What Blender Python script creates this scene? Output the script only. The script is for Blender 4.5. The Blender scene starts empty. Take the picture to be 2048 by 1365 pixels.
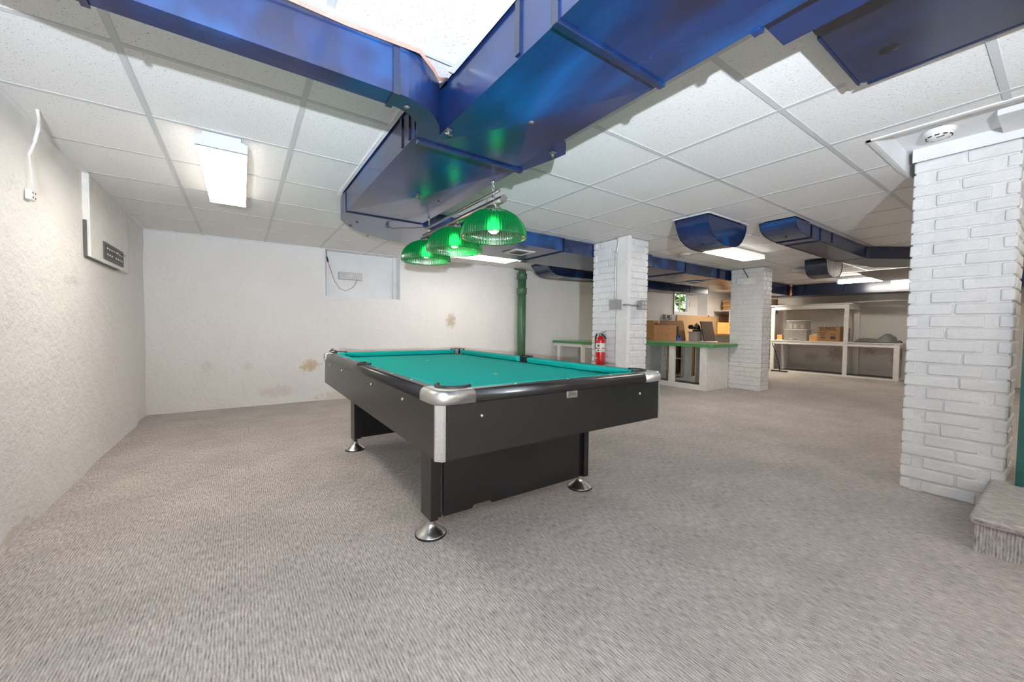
import bpy, bmesh, math, random
from math import sin, cos, pi, sqrt, radians
from mathutils import Vector, Matrix, noise
random.seed(7)
S = bpy.context.scene
COL = S.collection

# ------------------------------------------------------------------ helpers
class MB:
    """collects shapes in one bmesh, linked as ONE mesh object"""
    def __init__(self): self.bm = bmesh.new()
    def faces(self, vs, fs, m=0, smooth=False):
        bv = [self.bm.verts.new(v) for v in vs]
        for f in fs:
            try:
                q = self.bm.faces.new([bv[i] for i in f]); q.material_index = m; q.smooth = smooth
            except ValueError: pass
        return bv
    def box(self, x0, x1, y0, y1, z0, z1, bev=0, m=0, jit=0):
        vs = [(x, y, z) for z in (z0, z1) for y in (y0, y1) for x in (x0, x1)]
        if jit: vs = [(a+random.uniform(-jit, jit), b+random.uniform(-jit, jit), c+random.uniform(-jit, jit)*.7) for a, b, c in vs]
        bv = self.faces(vs, [(0,2,3,1),(4,5,7,6),(0,1,5,4),(2,6,7,3),(0,4,6,2),(1,3,7,5)], m)
        if bev:
            es = list({e for v in bv for e in v.link_edges})
            r = bmesh.ops.bevel(self.bm, geom=es, offset=bev, segments=2, affect='EDGES', profile=.5)
            for f in r['faces']: f.smooth = True; f.material_index = m
        return self
    def obox(self, c, ax, ay, az, hx, hy, hz, m=0):
        """oriented box: centre, unit axes, half sizes"""
        c = Vector(c); ax = Vector(ax); ay = Vector(ay); az = Vector(az)
        vs = [c+ax*(hx*i)+ay*(hy*j)+az*(hz*k) for k in (-1,1) for j in (-1,1) for i in (-1,1)]
        self.faces(vs, [(0,2,3,1),(4,5,7,6),(0,1,5,4),(2,6,7,3),(0,4,6,2),(1,3,7,5)], m); return self
    def prism(self, pts, lo, hi, axis='z', m=0, smooth=False, caps=True):
        """extrude a 2-D outline: axis z -> (x,y), axis y -> (x,z), axis x -> (y,z)"""
        def P(p, t):
            return {'z': (p[0], p[1], t), 'y': (p[0], t, p[1]), 'x': (t, p[0], p[1])}[axis]
        n = len(pts)
        a = [self.bm.verts.new(P(p, lo)) for p in pts]; b = [self.bm.verts.new(P(p, hi)) for p in pts]
        for i in range(n):
            q = self.bm.faces.new((a[i], a[(i+1) % n], b[(i+1) % n], b[i])); q.smooth = smooth; q.material_index = m
        if caps:
            for l in (a, b):
                f = self.bm.faces.new(l); f.material_index = m
        return self
    def lathe(self, prof, c=(0,0,0), seg=32, m=0, smooth=True, ribs=0, ramp=0.0, axis='z'):
        rings = []
        for r, z in prof:
            ring = []
            for k in range(seg):
                a = 2*pi*k/seg
                rr = r*(1+(ramp*cos(ribs*a) if ribs else 0))
                p = (rr*cos(a), rr*sin(a), z)
                if axis == 'x': p = (p[2], p[0], p[1])
                if axis == 'y': p = (p[0], p[2], p[1])
                ring.append(self.bm.verts.new((c[0]+p[0], c[1]+p[1], c[2]+p[2])))
            rings.append(ring)
        for a, b in zip(rings, rings[1:]):
            for k in range(seg):
                q = self.bm.faces.new((a[k], a[(k+1) % seg], b[(k+1) % seg], b[k])); q.smooth = smooth; q.material_index = m
        for ring, (r, z) in ((rings[0], prof[0]), (rings[-1], prof[-1])):
            if r > 1e-6 and not ribs == -1:
                pass
        return self
    def disc(self, c, r, seg=24, m=0, axis='z'):
        vs = []
        for k in range(seg):
            a = 2*pi*k/seg
            d = {'z': (r*cos(a), r*sin(a), 0), 'x': (0, r*cos(a), r*sin(a)), 'y': (r*cos(a), 0, r*sin(a))}[axis]
            vs.append(tuple(Vector(c)+Vector(d)))
        self.faces(vs, [tuple(range(seg))], m); return self
    def cyl(self, p0, p1, r, seg=16, m=0, r1=None, caps=True):
        return self.tube([p0, p1], r, seg, m, caps, radii=[r, r if r1 is None else r1])
    def tube(self, pts, r, seg=8, m=0, caps=True, radii=None):
        pts = [Vector(p) for p in pts]; rings = []; up = None
        for i, p in enumerate(pts):
            t = (pts[min(i+1, len(pts)-1)]-pts[max(i-1, 0)]).normalized()
            if up is None:
                up = Vector((0,0,1)) if abs(t.z) < .9 else Vector((1,0,0))
            s = t.cross(up).normalized(); u = s.cross(t).normalized(); up = u
            rr = radii[i] if radii else r
            rings.append([self.bm.verts.new(p+s*(rr*cos(2*pi*k/seg))+u*(rr*sin(2*pi*k/seg))) for k in range(seg)])
        for a, b in zip(rings, rings[1:]):
            for k in range(seg):
                q = self.bm.faces.new((a[k], a[(k+1) % seg], b[(k+1) % seg], b[k])); q.smooth = True; q.material_index = m
        if caps:
            for ring in (rings[0], rings[-1]):
                f = self.bm.faces.new(ring); f.material_index = m
        return self
    def grid(self, fn, us, vs, skip=None, m=0, smooth=True):
        V = [[self.bm.verts.new(fn(u, v)) for u in us] for v in vs]
        for j in range(len(vs)-1):
            for i in range(len(us)-1):
                if skip and skip((us[i]+us[i+1])/2, (vs[j]+vs[j+1])/2): continue
                q = self.bm.faces.new((V[j][i], V[j][i+1], V[j+1][i+1], V[j+1][i])); q.smooth = smooth; q.material_index = m
        return self
    def build(self, name, mat, parent=None, w=True):
        """w: shapes are in world coordinates (root base subtracted)"""
        if parent is not None and w:
            r = parent; off = Vector((0,0,0))
            while r is not None: off += r.location; r = r.parent
            for v in self.bm.verts: v.co -= off
        bmesh.ops.recalc_face_normals(self.bm, faces=self.bm.faces)
        me = bpy.data.meshes.new(name); self.bm.to_mesh(me); self.bm.free()
        for mm in (mat if isinstance(mat, (list, tuple)) else [mat]): me.materials.append(mm)
        o = bpy.data.objects.new(name, me); COL.objects.link(o)
        if parent is not None: o.parent = parent
        return o
GROUPS = {'brick_column': 'white brick columns', 'ceiling_light': 'fluorescent ceiling lights', 'smoke_detector': 'smoke detectors', 'duct_boot': 'duct boots on the ceiling', 'air_duct': 'blue air ducts', 'wall_speaker': 'small speakers', 'drawer_bin': 'clear drawer bins', 'electrical_box': 'electrical boxes', 'counter': 'green-topped counters'}
def thing(name, label, cat, loc=(0,0,0), rotz=0, group=None):
    o = bpy.data.objects.new(name, None); COL.objects.link(o)
    o.location = loc; o.rotation_euler = (0,0,rotz); o.empty_display_size = .1
    o['label'] = label; o['category'] = cat
    group = group or GROUPS.get(name)
    if group: o['group'] = group
    return o
def tag(o, label, cat, group=None):
    o['label'] = label; o['category'] = cat
    if group: o['group'] = group
    return o
def struct(o): o['kind'] = 'structure'; return o
def lab(o, l): o['label'] = l; return o
def frange(a, b, n): return [a+(b-a)*i/n for i in range(n+1)]
def text_mesh(txt, size, name, mat, parent, M, depth=.0005):
    cu = bpy.data.curves.new(name, 'FONT'); cu.body = txt; cu.size = size; cu.extrude = depth; cu.offset = size*.022; cu.align_x = 'CENTER'; cu.align_y = 'CENTER'
    o = bpy.data.objects.new(name+'_t', cu); COL.objects.link(o)
    dg = bpy.context.evaluated_depsgraph_get()
    me = bpy.data.meshes.new_from_object(o.evaluated_get(dg)); bpy.data.objects.remove(o); bpy.data.curves.remove(cu)
    me.name = name; me.materials.clear(); me.materials.append(mat); me.transform(M)
    t = bpy.data.objects.new(name, me); COL.objects.link(t); t.parent = parent
    return t

# ------------------------------------------------------------------ materials
def newmat(name):
    m = bpy.data.materials.new(name); m.use_nodes = True
    nt = m.node_tree; return m, nt, nt.nodes, nt.links, nt.nodes['Principled BSDF']
def noise_n(N, L, vec, scale, detail=4, rough=.55):
    n = N.new('ShaderNodeTexNoise'); n.inputs['Scale'].default_value = scale; n.inputs['Detail'].default_value = detail; n.inputs['Roughness'].default_value = rough
    if vec is not None: L.new(vec, n.inputs['Vector'])
    return n
def coords(N, L, scale=(1,1,1)):
    tc = N.new('ShaderNodeTexCoord'); mp = N.new('ShaderNodeMapping'); mp.inputs['Scale'].default_value = scale
    L.new(tc.outputs['Object'], mp.inputs['Vector']); return mp.outputs['Vector']
def ramp(N, L, fac, stops):
    r = N.new('ShaderNodeValToRGB'); e = r.color_ramp.elements
    e[0].position, e[0].color = stops[0][0], (*stops[0][1], 1)
    e[1].position, e[1].color = stops[-1][0], (*stops[-1][1], 1)
    for p, c in stops[1:-1]:
        q = e.new(p); q.color = (*c, 1)
    L.new(fac, r.inputs['Fac']); return r
def mixc(N, L, fac, a, b, mode='MIX'):
    m = N.new('ShaderNodeMix'); m.data_type = 'RGBA'; m.blend_type = mode
    for sock, v in ((m.inputs[0], fac), (m.inputs[6], a), (m.inputs[7], b)):
        if hasattr(v, 'links'): L.new(v, sock)
        elif isinstance(v, (int, float)): sock.default_value = v
        else: sock.default_value = (*v, 1)
    return m.outputs[2]
def bump(N, L, P, h, strength, dist=.01):
    b = N.new('ShaderNodeBump'); b.inputs['Strength'].default_value = strength; b.inputs['Distance'].default_value = dist
    L.new(h, b.inputs['Height']); L.new(b.outputs['Normal'], P.inputs['Normal']); return b
def math_n(N, L, op, a, b=None, c=None):
    m = N.new('ShaderNodeMath'); m.operation = op
    for i, v in enumerate((a, b, c)):
        if v is None: continue
        if hasattr(v, 'links'): L.new(v, m.inputs[i])
        else: m.inputs[i].default_value = v
    return m.outputs[0]
def simple(name, col, rough=.5, metal=0, nscale=0, namp=.12, bmp=0, bscale=200, spec=None, coat=0):
    m, nt, N, L, P = newmat(name)
    P.inputs['Base Color'].default_value = (*col, 1); P.inputs['Roughness'].default_value = rough; P.inputs['Metallic'].default_value = metal
    if spec is not None: P.inputs['Specular IOR Level'].default_value = spec
    if coat: P.inputs['Coat Weight'].default_value = coat
    v = coords(N, L)
    n = noise_n(N, L, v, nscale or 9)
    lo = tuple(c*(1-namp) for c in col); hi = tuple(min(1, c*(1+namp)) for c in col)
    r = ramp(N, L, n.outputs['Fac'], [(.3, lo), (.7, hi)]); L.new(r.outputs['Color'], P.inputs['Base Color'])
    if bmp:
        n2 = noise_n(N, L, v, bscale, 3); bump(N, L, P, n2.outputs['Fac'], bmp, .004)
    return m
def emit(name, col, st):
    m, nt, N, L, P = newmat(name)
    P.inputs['Base Color'].default_value = (.9,.9,.9,1); P.inputs['Emission Color'].default_value = (*col, 1); P.inputs['Emission Strength'].default_value = st
    return m

def plaster(name, base, stains=(), streak=True):
    m, nt, N, L, P = newmat(name)
    P.inputs['Roughness'].default_value = .55; P.inputs['Specular IOR Level'].default_value = .3
    tc = N.new('ShaderNodeTexCoord'); v = tc.outputs['Object']
    n1 = noise_n(N, L, v, 1.6, 4); c = ramp(N, L, n1.outputs['Fac'], [(.3, tuple(x*.95 for x in base)), (.7, base)]).outputs['Color']
    # scuffs: thin dark scratches
    mp = N.new('ShaderNodeMapping'); mp.inputs['Scale'].default_value = (1,1,2.2); L.new(v, mp.inputs['Vector'])
    n3 = noise_n(N, L, mp.outputs['Vector'], 7, 6, .7)
    sc = ramp(N, L, n3.outputs['Fac'], [(.60, (0,0,0)), (.72, (1,1,1))])
    c = mixc(N, L, math_n(N, L, 'MULTIPLY', sc.outputs['Color'], .16), c, (base[0]*.62, base[1]*.62, base[2]*.62))
    for (x, y, z, sx, sy, sz, col, amt) in stains:
        mp = N.new('ShaderNodeMapping'); mp.vector_type = 'TEXTURE'; mp.inputs['Location'].default_value = (x,y,z); mp.inputs['Scale'].default_value = (sx,sy,sz)
        L.new(v, mp.inputs['Vector'])
        ln = N.new('ShaderNodeVectorMath'); ln.operation = 'LENGTH'; L.new(mp.outputs['Vector'], ln.inputs[0])
        nn = noise_n(N, L, v, 17, 6, .68)
        s = math_n(N, L, 'SUBTRACT', 1.0, ln.outputs['Value'])
        s = math_n(N, L, 'MULTIPLY_ADD', s, .55, nn.outputs['Fac'])
        r = ramp(N, L, s, [(.68, (0,0,0)), (.86, (1,1,1))])
        c = mixc(N, L, math_n(N, L, 'MULTIPLY', r.outputs['Color'], amt), c, col)
    L.new(c, P.inputs['Base Color'])
    n2 = noise_n(N, L, v, 5, 9, .62); n4 = noise_n(N, L, v, 38, 4, .6)
    h = math_n(N, L, 'MULTIPLY_ADD', n4.outputs['Fac'], .22, n2.outputs['Fac'])
    bump(N, L, P, h, .62, .05)
    return m

M = {}
WARMW = (.83,.815,.795)
M['plaster_left'] = plaster('white_rough_plaster_scuffed', WARMW, [(-.88,2.55,1.55,.5,.05,.16,(.42,.40,.38),.5), (-.88,2.35,1.35,.5,.07,.2,(.5,.48,.46),.35), (-.88,2.55,1.2,.5,.05,.14,(.5,.48,.46),.35), (-.88,2.75,.03,.5,.5,.05,(.50,.40,.27),.45), (-.9,3.6,1.28,.5,.3,.05,(.5,.49,.47),.3)])
M['plaster_far'] = plaster('white_rough_plaster_stained', WARMW, [(.73,5.75,.47,.2,.6,.14,(.56,.40,.20),.75), (2.76,5.7,1.10,.14,.6,.2,(.50,.42,.28),.8), (-.35,5.78,.52,.1,.6,.1,(.5,.46,.42),.22), (.05,5.77,.50,.12,.6,.1,(.55,.50,.44),.2), (.35,5.77,.16,.3,.6,.14,(.58,.50,.42),.35), (1.1,5.75,.05,.5,.6,.12,(.62,.50,.36),.45)])
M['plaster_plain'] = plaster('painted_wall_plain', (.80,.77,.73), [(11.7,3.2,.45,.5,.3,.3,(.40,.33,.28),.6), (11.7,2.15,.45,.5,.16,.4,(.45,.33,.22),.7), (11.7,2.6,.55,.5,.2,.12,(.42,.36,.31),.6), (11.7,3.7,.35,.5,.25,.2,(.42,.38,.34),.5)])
M['white_paint'] = simple('white_gloss_paint', (.80,.79,.77), .4, nscale=5, namp=.04)
M['white_wood'] = simple('white_painted_wood', (.77,.75,.72), .45, nscale=14, namp=.06, bmp=.12, bscale=60)
M['recess_white'] = simple('flat_white_board', (.77,.78,.79), .6, nscale=4, namp=.05)
M['tee'] = simple('ceiling_grid_white_metal', (.55,.56,.57), .35, nscale=3, namp=.03)
M['trim'] = simple('white_metal_edge_trim', (.76,.77,.78), .35, nscale=3, namp=.03)
M['plenum'] = simple('plenum_shade', (.012,.012,.013), .9)  # near-black sheet colour supplies the shade above the ceiling openings

def tile_mat():
    m, nt, N, L, P = newmat('fissured_ceiling_tile'); P.inputs['Roughness'].default_value = .8; P.inputs['Specular IOR Level'].default_value = .25
    tc = N.new('ShaderNodeTexCoord'); v = tc.outputs['Object']
    mp = N.new('ShaderNodeMapping'); mp.inputs['Scale'].default_value = (1,.55,1); mp.inputs['Rotation'].default_value = (0,0,.5); L.new(v, mp.inputs['Vector'])
    a = noise_n(N, L, mp.outputs['Vector'], 165, 2, .5)
    b = noise_n(N, L, v, 420, 2, .5)
    fa = ramp(N, L, a.outputs['Fac'], [(.30, (1,1,1)), (.36, (0,0,0))])
    fb = ramp(N, L, b.outputs['Fac'], [(.27, (1,1,1)), (.33, (0,0,0))])
    f = math_n(N, L, 'MAXIMUM', fa.outputs['Color'], fb.outputs['Color'])
    c = mixc(N, L, f, (.80,.795,.785), (.50,.47,.44)); L.new(c, P.inputs['Base Color'])
    n = noise_n(N, L, v, 170, 4, .6)
    h = math_n(N, L, 'SUBTRACT', n.outputs['Fac'], f); bump(N, L, P, h, .4, .004)
    return m
M['tile'] = tile_mat()

def carpet_mat(name, ax=0):
    m, nt, N, L, P = newmat(name); P.inputs['Roughness'].default_value = .95; P.inputs['Specular IOR Level'].default_value = .1
    P.inputs['Sheen Weight'].default_value = .15
    tc = N.new('ShaderNodeTexCoord'); v = tc.outputs['Object']
    mp = N.new('ShaderNodeMapping'); L.new(v, mp.inputs['Vector'])
    mp.inputs['Scale'].default_value = (150,26,26) if ax == 0 else (26,120,26)
    st = noise_n(N, L, mp.outputs['Vector'], 1, 2, .6)
    fine = noise_n(N, L, v, 330, 3, .7)
    sp = N.new('ShaderNodeSeparateXYZ'); L.new(v, sp.inputs[0])
    wob = noise_n(N, L, v, 14, 2)
    ph = math_n(N, L, 'MULTIPLY_ADD', sp.outputs[ax], 2*pi/.0100, math_n(N, L, 'MULTIPLY', wob.outputs['Fac'], 5))
    rib = math_n(N, L, 'MULTIPLY_ADD', math_n(N, L, 'SINE', ph), .5, .5)
    t = math_n(N, L, 'MULTIPLY_ADD', rib, .16, math_n(N, L, 'MULTIPLY_ADD', fine.outputs['Fac'], .60, math_n(N, L, 'MULTIPLY', st.outputs['Fac'], .75)))
    c = ramp(N, L, t, [(.48, (.115,.095,.085)), (.67, (.34,.30,.275)), (.78, (.44,.40,.37)), (.97, (.64,.595,.56))]).outputs['Color']
    nap = noise_n(N, L, v, 2.4, 5, .62)     # brushed nap patches of the pile
    nr = ramp(N, L, nap.outputs['Fac'], [(.36, (.90,.90,.90)), (.5, (1,1,1)), (.66, (1.12,1.12,1.12))])
    c = mixc(N, L, 1.0, c, nr.outputs['Color'], 'MULTIPLY')
    L.new(c, P.inputs['Base Color'])
    bump(N, L, P, t, .55, .006)
    return m
M['carpet'] = carpet_mat('ribbed_grey_brown_carpet')
M['carpet_riser'] = carpet_mat('ribbed_carpet_on_riser', 1)
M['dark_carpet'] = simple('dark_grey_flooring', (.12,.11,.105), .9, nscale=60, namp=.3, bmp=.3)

def brick_mat():
    m, nt, N, L, P = newmat('white_painted_brick'); P.inputs['Roughness'].default_value = .42
    tc = N.new('ShaderNodeTexCoord'); v = tc.outputs['Object']
    n = noise_n(N, L, v, 9, 5); r = ramp(N, L, n.outputs['Fac'], [(.3, (.70,.705,.71)), (.65, (.76,.76,.755))])
    ch = noise_n(N, L, v, 33, 3, .6); cr = ramp(N, L, ch.outputs['Fac'], [(.215, (1,1,1)), (.235, (0,0,0))])
    c = mixc(N, L, cr.outputs['Color'], r.outputs['Color'], (.13,.12,.11)); L.new(c, P.inputs['Base Color'])
    n2 = noise_n(N, L, v, 26, 5, .6); bump(N, L, P, n2.outputs['Fac'], .55, .014)
    return m
M['brick'] = brick_mat()

def duct_mat(name, hi=(.004,.075,.26), lo=(.005,.022,.095), dk=(.011,.012,.034), ior=1.8):
    m, nt, N, L, P = newmat(name)
    v = coords(N, L, (1,1,1))
    mp = N.new('ShaderNodeMapping'); mp.inputs['Scale'].default_value = (1.6,.8,1.6); mp.inputs['Rotation'].default_value = (.3,.2,.7); L.new(v, mp.inputs['Vector'])
    a = noise_n(N, L, mp.outputs['Vector'], 1.9, 2, .5)
    c = ramp(N, L, a.outputs['Fac'], [(.30, dk), (.48, lo), (.75, hi)])
    c.color_ramp.interpolation = 'EASE'; c = c.outputs['Color']
    mb_ = N.new('ShaderNodeMapping'); mb_.inputs['Scale'].default_value = (11,2.2,6); mb_.inputs['Rotation'].default_value = (0,0,.25); L.new(v, mb_.inputs['Vector'])
    b = noise_n(N, L, mb_.outputs['Vector'], 1, 2, .5); br = ramp(N, L, b.outputs['Fac'], [(.3, (.72,.74,.78)), (.72, (1.35,1.35,1.3))])   # brush strokes
    c = mixc(N, L, 1.0, c, br.outputs['Color'], 'MULTIPLY')
    L.new(c, P.inputs['Base Color'])
    P.inputs['Metallic'].default_value = .05
    P.inputs['IOR'].default_value = ior
    P.inputs['Roughness'].default_value = .23
    w = noise_n(N, L, v, 4, 1); bump(N, L, P, w.outputs['Fac'], .06, .02)
    return m
M['duct'] = duct_mat('brushed_blue_duct_paint')
M['duct_dark'] = duct_mat('dark_blue_duct_paint', (.004,.034,.12), (.005,.014,.052), (.011,.011,.018), 1.8)
M['galv'] = simple('bare_galvanised_metal', (.50,.49,.47), .32, .85, nscale=14, namp=.25)
M['tan_metal'] = simple('tan_painted_duct', (.30,.27,.25), .35, .3, nscale=5, namp=.15)
M['seam'] = simple('dark_duct_seam', (.008,.012,.05), .35, .3)
M['copper'] = simple('copper_cable', (.46,.29,.24), .4, .2, nscale=30, namp=.1)
M['copper_pipe'] = simple('copper_pipe', (.45,.20,.12), .3, .8)
M['steel'] = simple('brushed_steel', (.55,.54,.52), .28, 1, nscale=60, namp=.1)
M['nickel'] = simple('brushed_nickel', (.40,.37,.34), .3, 1, nscale=80, namp=.15)
M['alu'] = simple('brushed_aluminium', (.78,.77,.76), .36, 1, nscale=120, namp=.08)
M['black_lam'] = simple('black_laminate', (.0085,.0079,.0074), .27, nscale=90, namp=.3, bmp=.04, bscale=500, spec=.6)
M['rail_black'] = simple('black_rail_laminate', (.009,.0085,.0082), .30, nscale=70, namp=.25, spec=.6)
M['black'] = simple('black_plastic', (.012,.012,.012), .4)
M['rubber'] = simple('black_rubber', (.010,.009,.009), .55)
M['pearl'] = simple('pearl_dot', (.75,.73,.68), .3)
M['chip'] = simple('chipboard_edge', (.16,.12,.085), .8, nscale=120, namp=.5)
def cloth_mat():
    m, nt, N, L, P = newmat('teal_pool_cloth'); P.inputs['Roughness'].default_value = .9; P.inputs['Specular IOR Level'].default_value = .15
    v = coords(N, L); n = noise_n(N, L, v, 260, 3, .7)
    c = ramp(N, L, n.outputs['Fac'], [(.3, (.003,.345,.305)), (.7, (.010,.47,.41))]).outputs['Color']
    n2 = noise_n(N, L, v, 45, 2); sr = ramp(N, L, n2.outputs['Fac'], [(.74, (0,0,0)), (.80, (1,1,1))])
    c = mixc(N, L, math_n(N, L, 'MULTIPLY', sr.outputs['Color'], .25), c, (.05,.50,.42))
    L.new(c, P.inputs['Base Color']); bump(N, L, P, n.outputs['Fac'], .15, .001); return m
M['cloth'] = cloth_mat()
def shade_mat():
    m, nt, N, L, P = newmat('green_ribbed_acrylic')
    v = coords(N, L); n = noise_n(N, L, v, 30, 2)
    c = ramp(N, L, n.outputs['Fac'], [(.3, (.002,.26,.075)), (.7, (.005,.34,.10))]).outputs['Color']
    tr = N.new('ShaderNodeBsdfTranslucent'); L.new(c, tr.inputs['Color'])
    tp = N.new('ShaderNodeBsdfTransparent'); tp.inputs['Color'].default_value = (.05,.62,.20,1)
    df = N.new('ShaderNodeBsdfDiffuse'); L.new(c, df.inputs['Color'])
    gl = N.new('ShaderNodeBsdfGlossy'); gl.inputs['Roughness'].default_value = .12
    fr = N.new('ShaderNodeFresnel'); fr.inputs['IOR'].default_value = 1.65
    def ms(f, a, b):
        s = N.new('ShaderNodeMixShader')
        if hasattr(f, 'links'): L.new(f, s.inputs[0])
        else: s.inputs[0].default_value = f
        L.new(a, s.inputs[1]); L.new(b, s.inputs[2]); return s.outputs[0]
    rf = N.new('ShaderNodeBsdfRefraction'); rf.inputs['IOR'].default_value = 1.08; rf.inputs['Roughness'].default_value = .85; rf.inputs['Color'].default_value = (.002,.50,.065,1)
    s = ms(.35, tr.outputs[0], df.outputs[0]); s = ms(.55, s, rf.outputs[0]); s = ms(.04, s, tp.outputs[0]); s = ms(fr.outputs[0], s, gl.outputs[0])
    L.new(s, N['Material Output'].inputs['Surface']); return m
M['shade'] = shade_mat()
M['green_pipe'] = simple('green_painted_pipe', (.060,.145,.075), .4, nscale=12, namp=.15, bmp=.1, bscale=60)
M['green_top'] = simple('green_laminate_worktop', (.30,.46,.21), .28, nscale=8, namp=.10)
M['green_edge'] = simple('green_painted_edge', (.07,.27,.085), .4, nscale=20, namp=.1)
M['teal_wood'] = simple('dark_teal_painted_wood', (.008,.085,.068), .4, nscale=30, namp=.15)
M['red'] = simple('red_gloss_enamel', (.55,.008,.010), .2, nscale=6, namp=.06, coat=.5)
M['grey_steel'] = simple('grey_steel_box', (.36,.36,.35), .45, .4, nscale=20, namp=.1)
M['dark_grey'] = simple('dark_grey_metal', (.09,.085,.08), .45, .2)
M['speaker_white'] = simple('light_grey_plastic', (.56,.56,.55), .5)
M['white_plastic'] = simple('white_plastic', (.80,.79,.77), .35)
M['orange_wire'] = simple('orange_wire', (.50,.20,.08), .5)
M['wood_oak'] = simple('oak_laminate', (.50,.26,.10), .45, nscale=9, namp=.15)
M['wood_orange'] = simple('orange_oak_board', (.66,.36,.11), .45, nscale=9, namp=.12)
M['plywood'] = simple('pale_particle_board', (.60,.40,.21), .6, nscale=60, namp=.15)
M['chipboard'] = simple('brown_chipboard', (.26,.15,.075), .8, nscale=160, namp=.45)
M['dark_wood'] = simple('dark_stained_wood', (.055,.042,.035), .4, nscale=20, namp=.15)
M['beam_wood'] = simple('weathered_brown_wood', (.20,.12,.07), .7, nscale=20, namp=.3)
M['card'] = simple('brown_cardboard', (.36,.20,.085), .75, nscale=12, namp=.08)
M['card_dark'] = simple('cardboard_shaded_side', (.33,.185,.08), .75, nscale=12, namp=.08)
M['ink'] = simple('printed_ink', (.05,.045,.05), .7)
M['clear'] = None
def clear_mat():
    m, nt, N, L, P = newmat('clear_milky_plastic')
    tp = N.new('ShaderNodeBsdfTransparent'); tp.inputs['Color'].default_value = (.93,.93,.92,1)
    v = coords(N, L); n = noise_n(N, L, v, 8); r = ramp(N, L, n.outputs['Fac'], [(.3, (.5,.48,.45)), (.7, (.62,.60,.57))])
    P.inputs['Roughness'].default_value = .25; L.new(r.outputs['Color'], P.inputs['Base Color'])
    s = N.new('ShaderNodeMixShader'); s.inputs[0].default_value = .22; L.new(tp.outputs[0], s.inputs[1]); L.new(P.outputs[0], s.inputs[2])
    L.new(s.outputs[0], N['Material Output'].inputs['Surface']); return m
M['clear'] = clear_mat()
def glass_mat():
    m, nt, N, L, P = newmat('window_glass')
    tp = N.new('ShaderNodeBsdfTransparent'); gl = N.new('ShaderNodeBsdfGlossy'); gl.inputs['Roughness'].default_value = .05
    s = N.new('ShaderNodeMixShader'); s.inputs[0].default_value = .06; L.new(tp.outputs[0], s.inputs[1]); L.new(gl.outputs[0], s.inputs[2])
    L.new(s.outputs[0], N['Material Output'].inputs['Surface']); return m
M['glass'] = glass_mat()
M['tarp'] = simple('grey_tarp_fabric', (.20,.20,.195), .6, nscale=12, namp=.2, bmp=.2, bscale=60)
M['blue_item'] = simple('blue_plastic', (.02,.09,.35), .4)
M['cream'] = simple('cream_paper', (.70,.66,.58), .6)
M['leaf'] = simple('green_leaves', (.10,.22,.05), .7, nscale=20, namp=.4)
M['ground'] = simple('garden_soil', (.12,.14,.06), .9)
M['lens'] = emit('lit_fluorescent_lens', (1.0,.905,.795), 16.5)
M['lens_side'] = emit('lens_edge_glow', (1.0,.905,.79), .35)
M['lens_cool'] = emit('lit_fluorescent_lens_cool', (1.0,.94,.86), 15)
M['tube_lit'] = emit('lit_fluorescent_tube', (1.0,.93,.84), 24)
M['bulb'] = emit('lit_lamp_bulb', (1.0,.85,.60), 7)
M['lens_bright'] = emit('lit_fluorescent_lens_bright', (1.0,.90,.76), 42)
M['lens_off'] = simple('unlit_beige_lens', (.55,.47,.38), .4)
M['lens_soft'] = emit('lit_fluorescent_lens_soft', (1.0,.92,.83), 9)
M['fixture_white'] = simple('fixture_white_enamel', (.52,.54,.55), .4, nscale=4, namp=.04)
M['led'] = emit('tiny_led', (.9,.95,1), 4)

# ------------------------------------------------------------------ constants
ZC = 2.041                      # suspended ceiling
GX, GY, TS = -.366, 2.6394, .6096
XL, XR, YB, YF = -.885, 11.7, -2.4, 5.68
def yfar(x):
    if x < 4.05: return 5.805-.0285*(x+.885)
    return 5.70
# ------------------------------------------------------------------ room shell
b = MB(); b.box(XL-.3, XR+.3, YB-.3, 6.0, -.1, 0)
struct(b.build('floor', M['carpet']))
def wob(x, y, z, a=.014):
    p = Vector((x*1.1, y*1.1, z*1.1)); q = Vector((x*4, y*4, z*4))
    return a*noise.noise(p)+a*.45*noise.noise(q)
b = MB()
b.grid(lambda u, v: (XL+wob(0,u,v)+(.02*(noise.noise(Vector((0,u*3,0)))) if v < .1 else 0), u, v), frange(YB-.1, 5.95, 170), frange(-.02, 2.12, 46))
struct(b.build('wall_left', M['plaster_left']))
# far wall with a boarded recess and the window recess
RX0, RX1, RZ0 = .925, 1.93, 1.405
WX0, WX1, WZ0 = 8.88, 10.40, 1.375
us = sorted({round(u, 4) for u in frange(XL-.12, RX0, 36)+frange(RX0, RX1, 20)+frange(RX1, 4.05, 46)+frange(4.05, WX0, 70)+frange(WX0, WX1, 20)+frange(WX1, XR+.1, 16)})
vs = sorted({round(u, 4) for u in frange(-.02, WZ0, 30)+[RZ0]+frange(RZ0, 2.12, 16)})
def fw(u, v):
    e = 1.0
    if RX0-.02 < u < RX1+.02 and v > RZ0-.02: e = .2
    base = .012*max(0, min(1, (.12-v)/.12))*(1+noise.noise(Vector((u*2,0,0))))
    return (u, yfar(u)+wob(u,0,v)*e-base, v)
b = MB(); b.grid(fw, us, vs, skip=lambda u, v: (RX0 < u < RX1 and v > RZ0) or (WX0 < u < WX1 and v > WZ0))
struct(b.build('wall_far', M['plaster_far']))
b = MB(); yr = 5.94
b.faces([(RX0-.01,yr,RZ0-.02),(RX1+.01,yr,RZ0-.02),(RX1+.01,yr,2.1),(RX0-.01,yr,2.1)], [(0,1,2,3)])
b.box(RX0-.03, RX0, 5.75, yr+.02, RZ0-.03, 2.1); b.box(RX1, RX1+.03, 5.72, yr+.02, RZ0-.03, 2.1)
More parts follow.
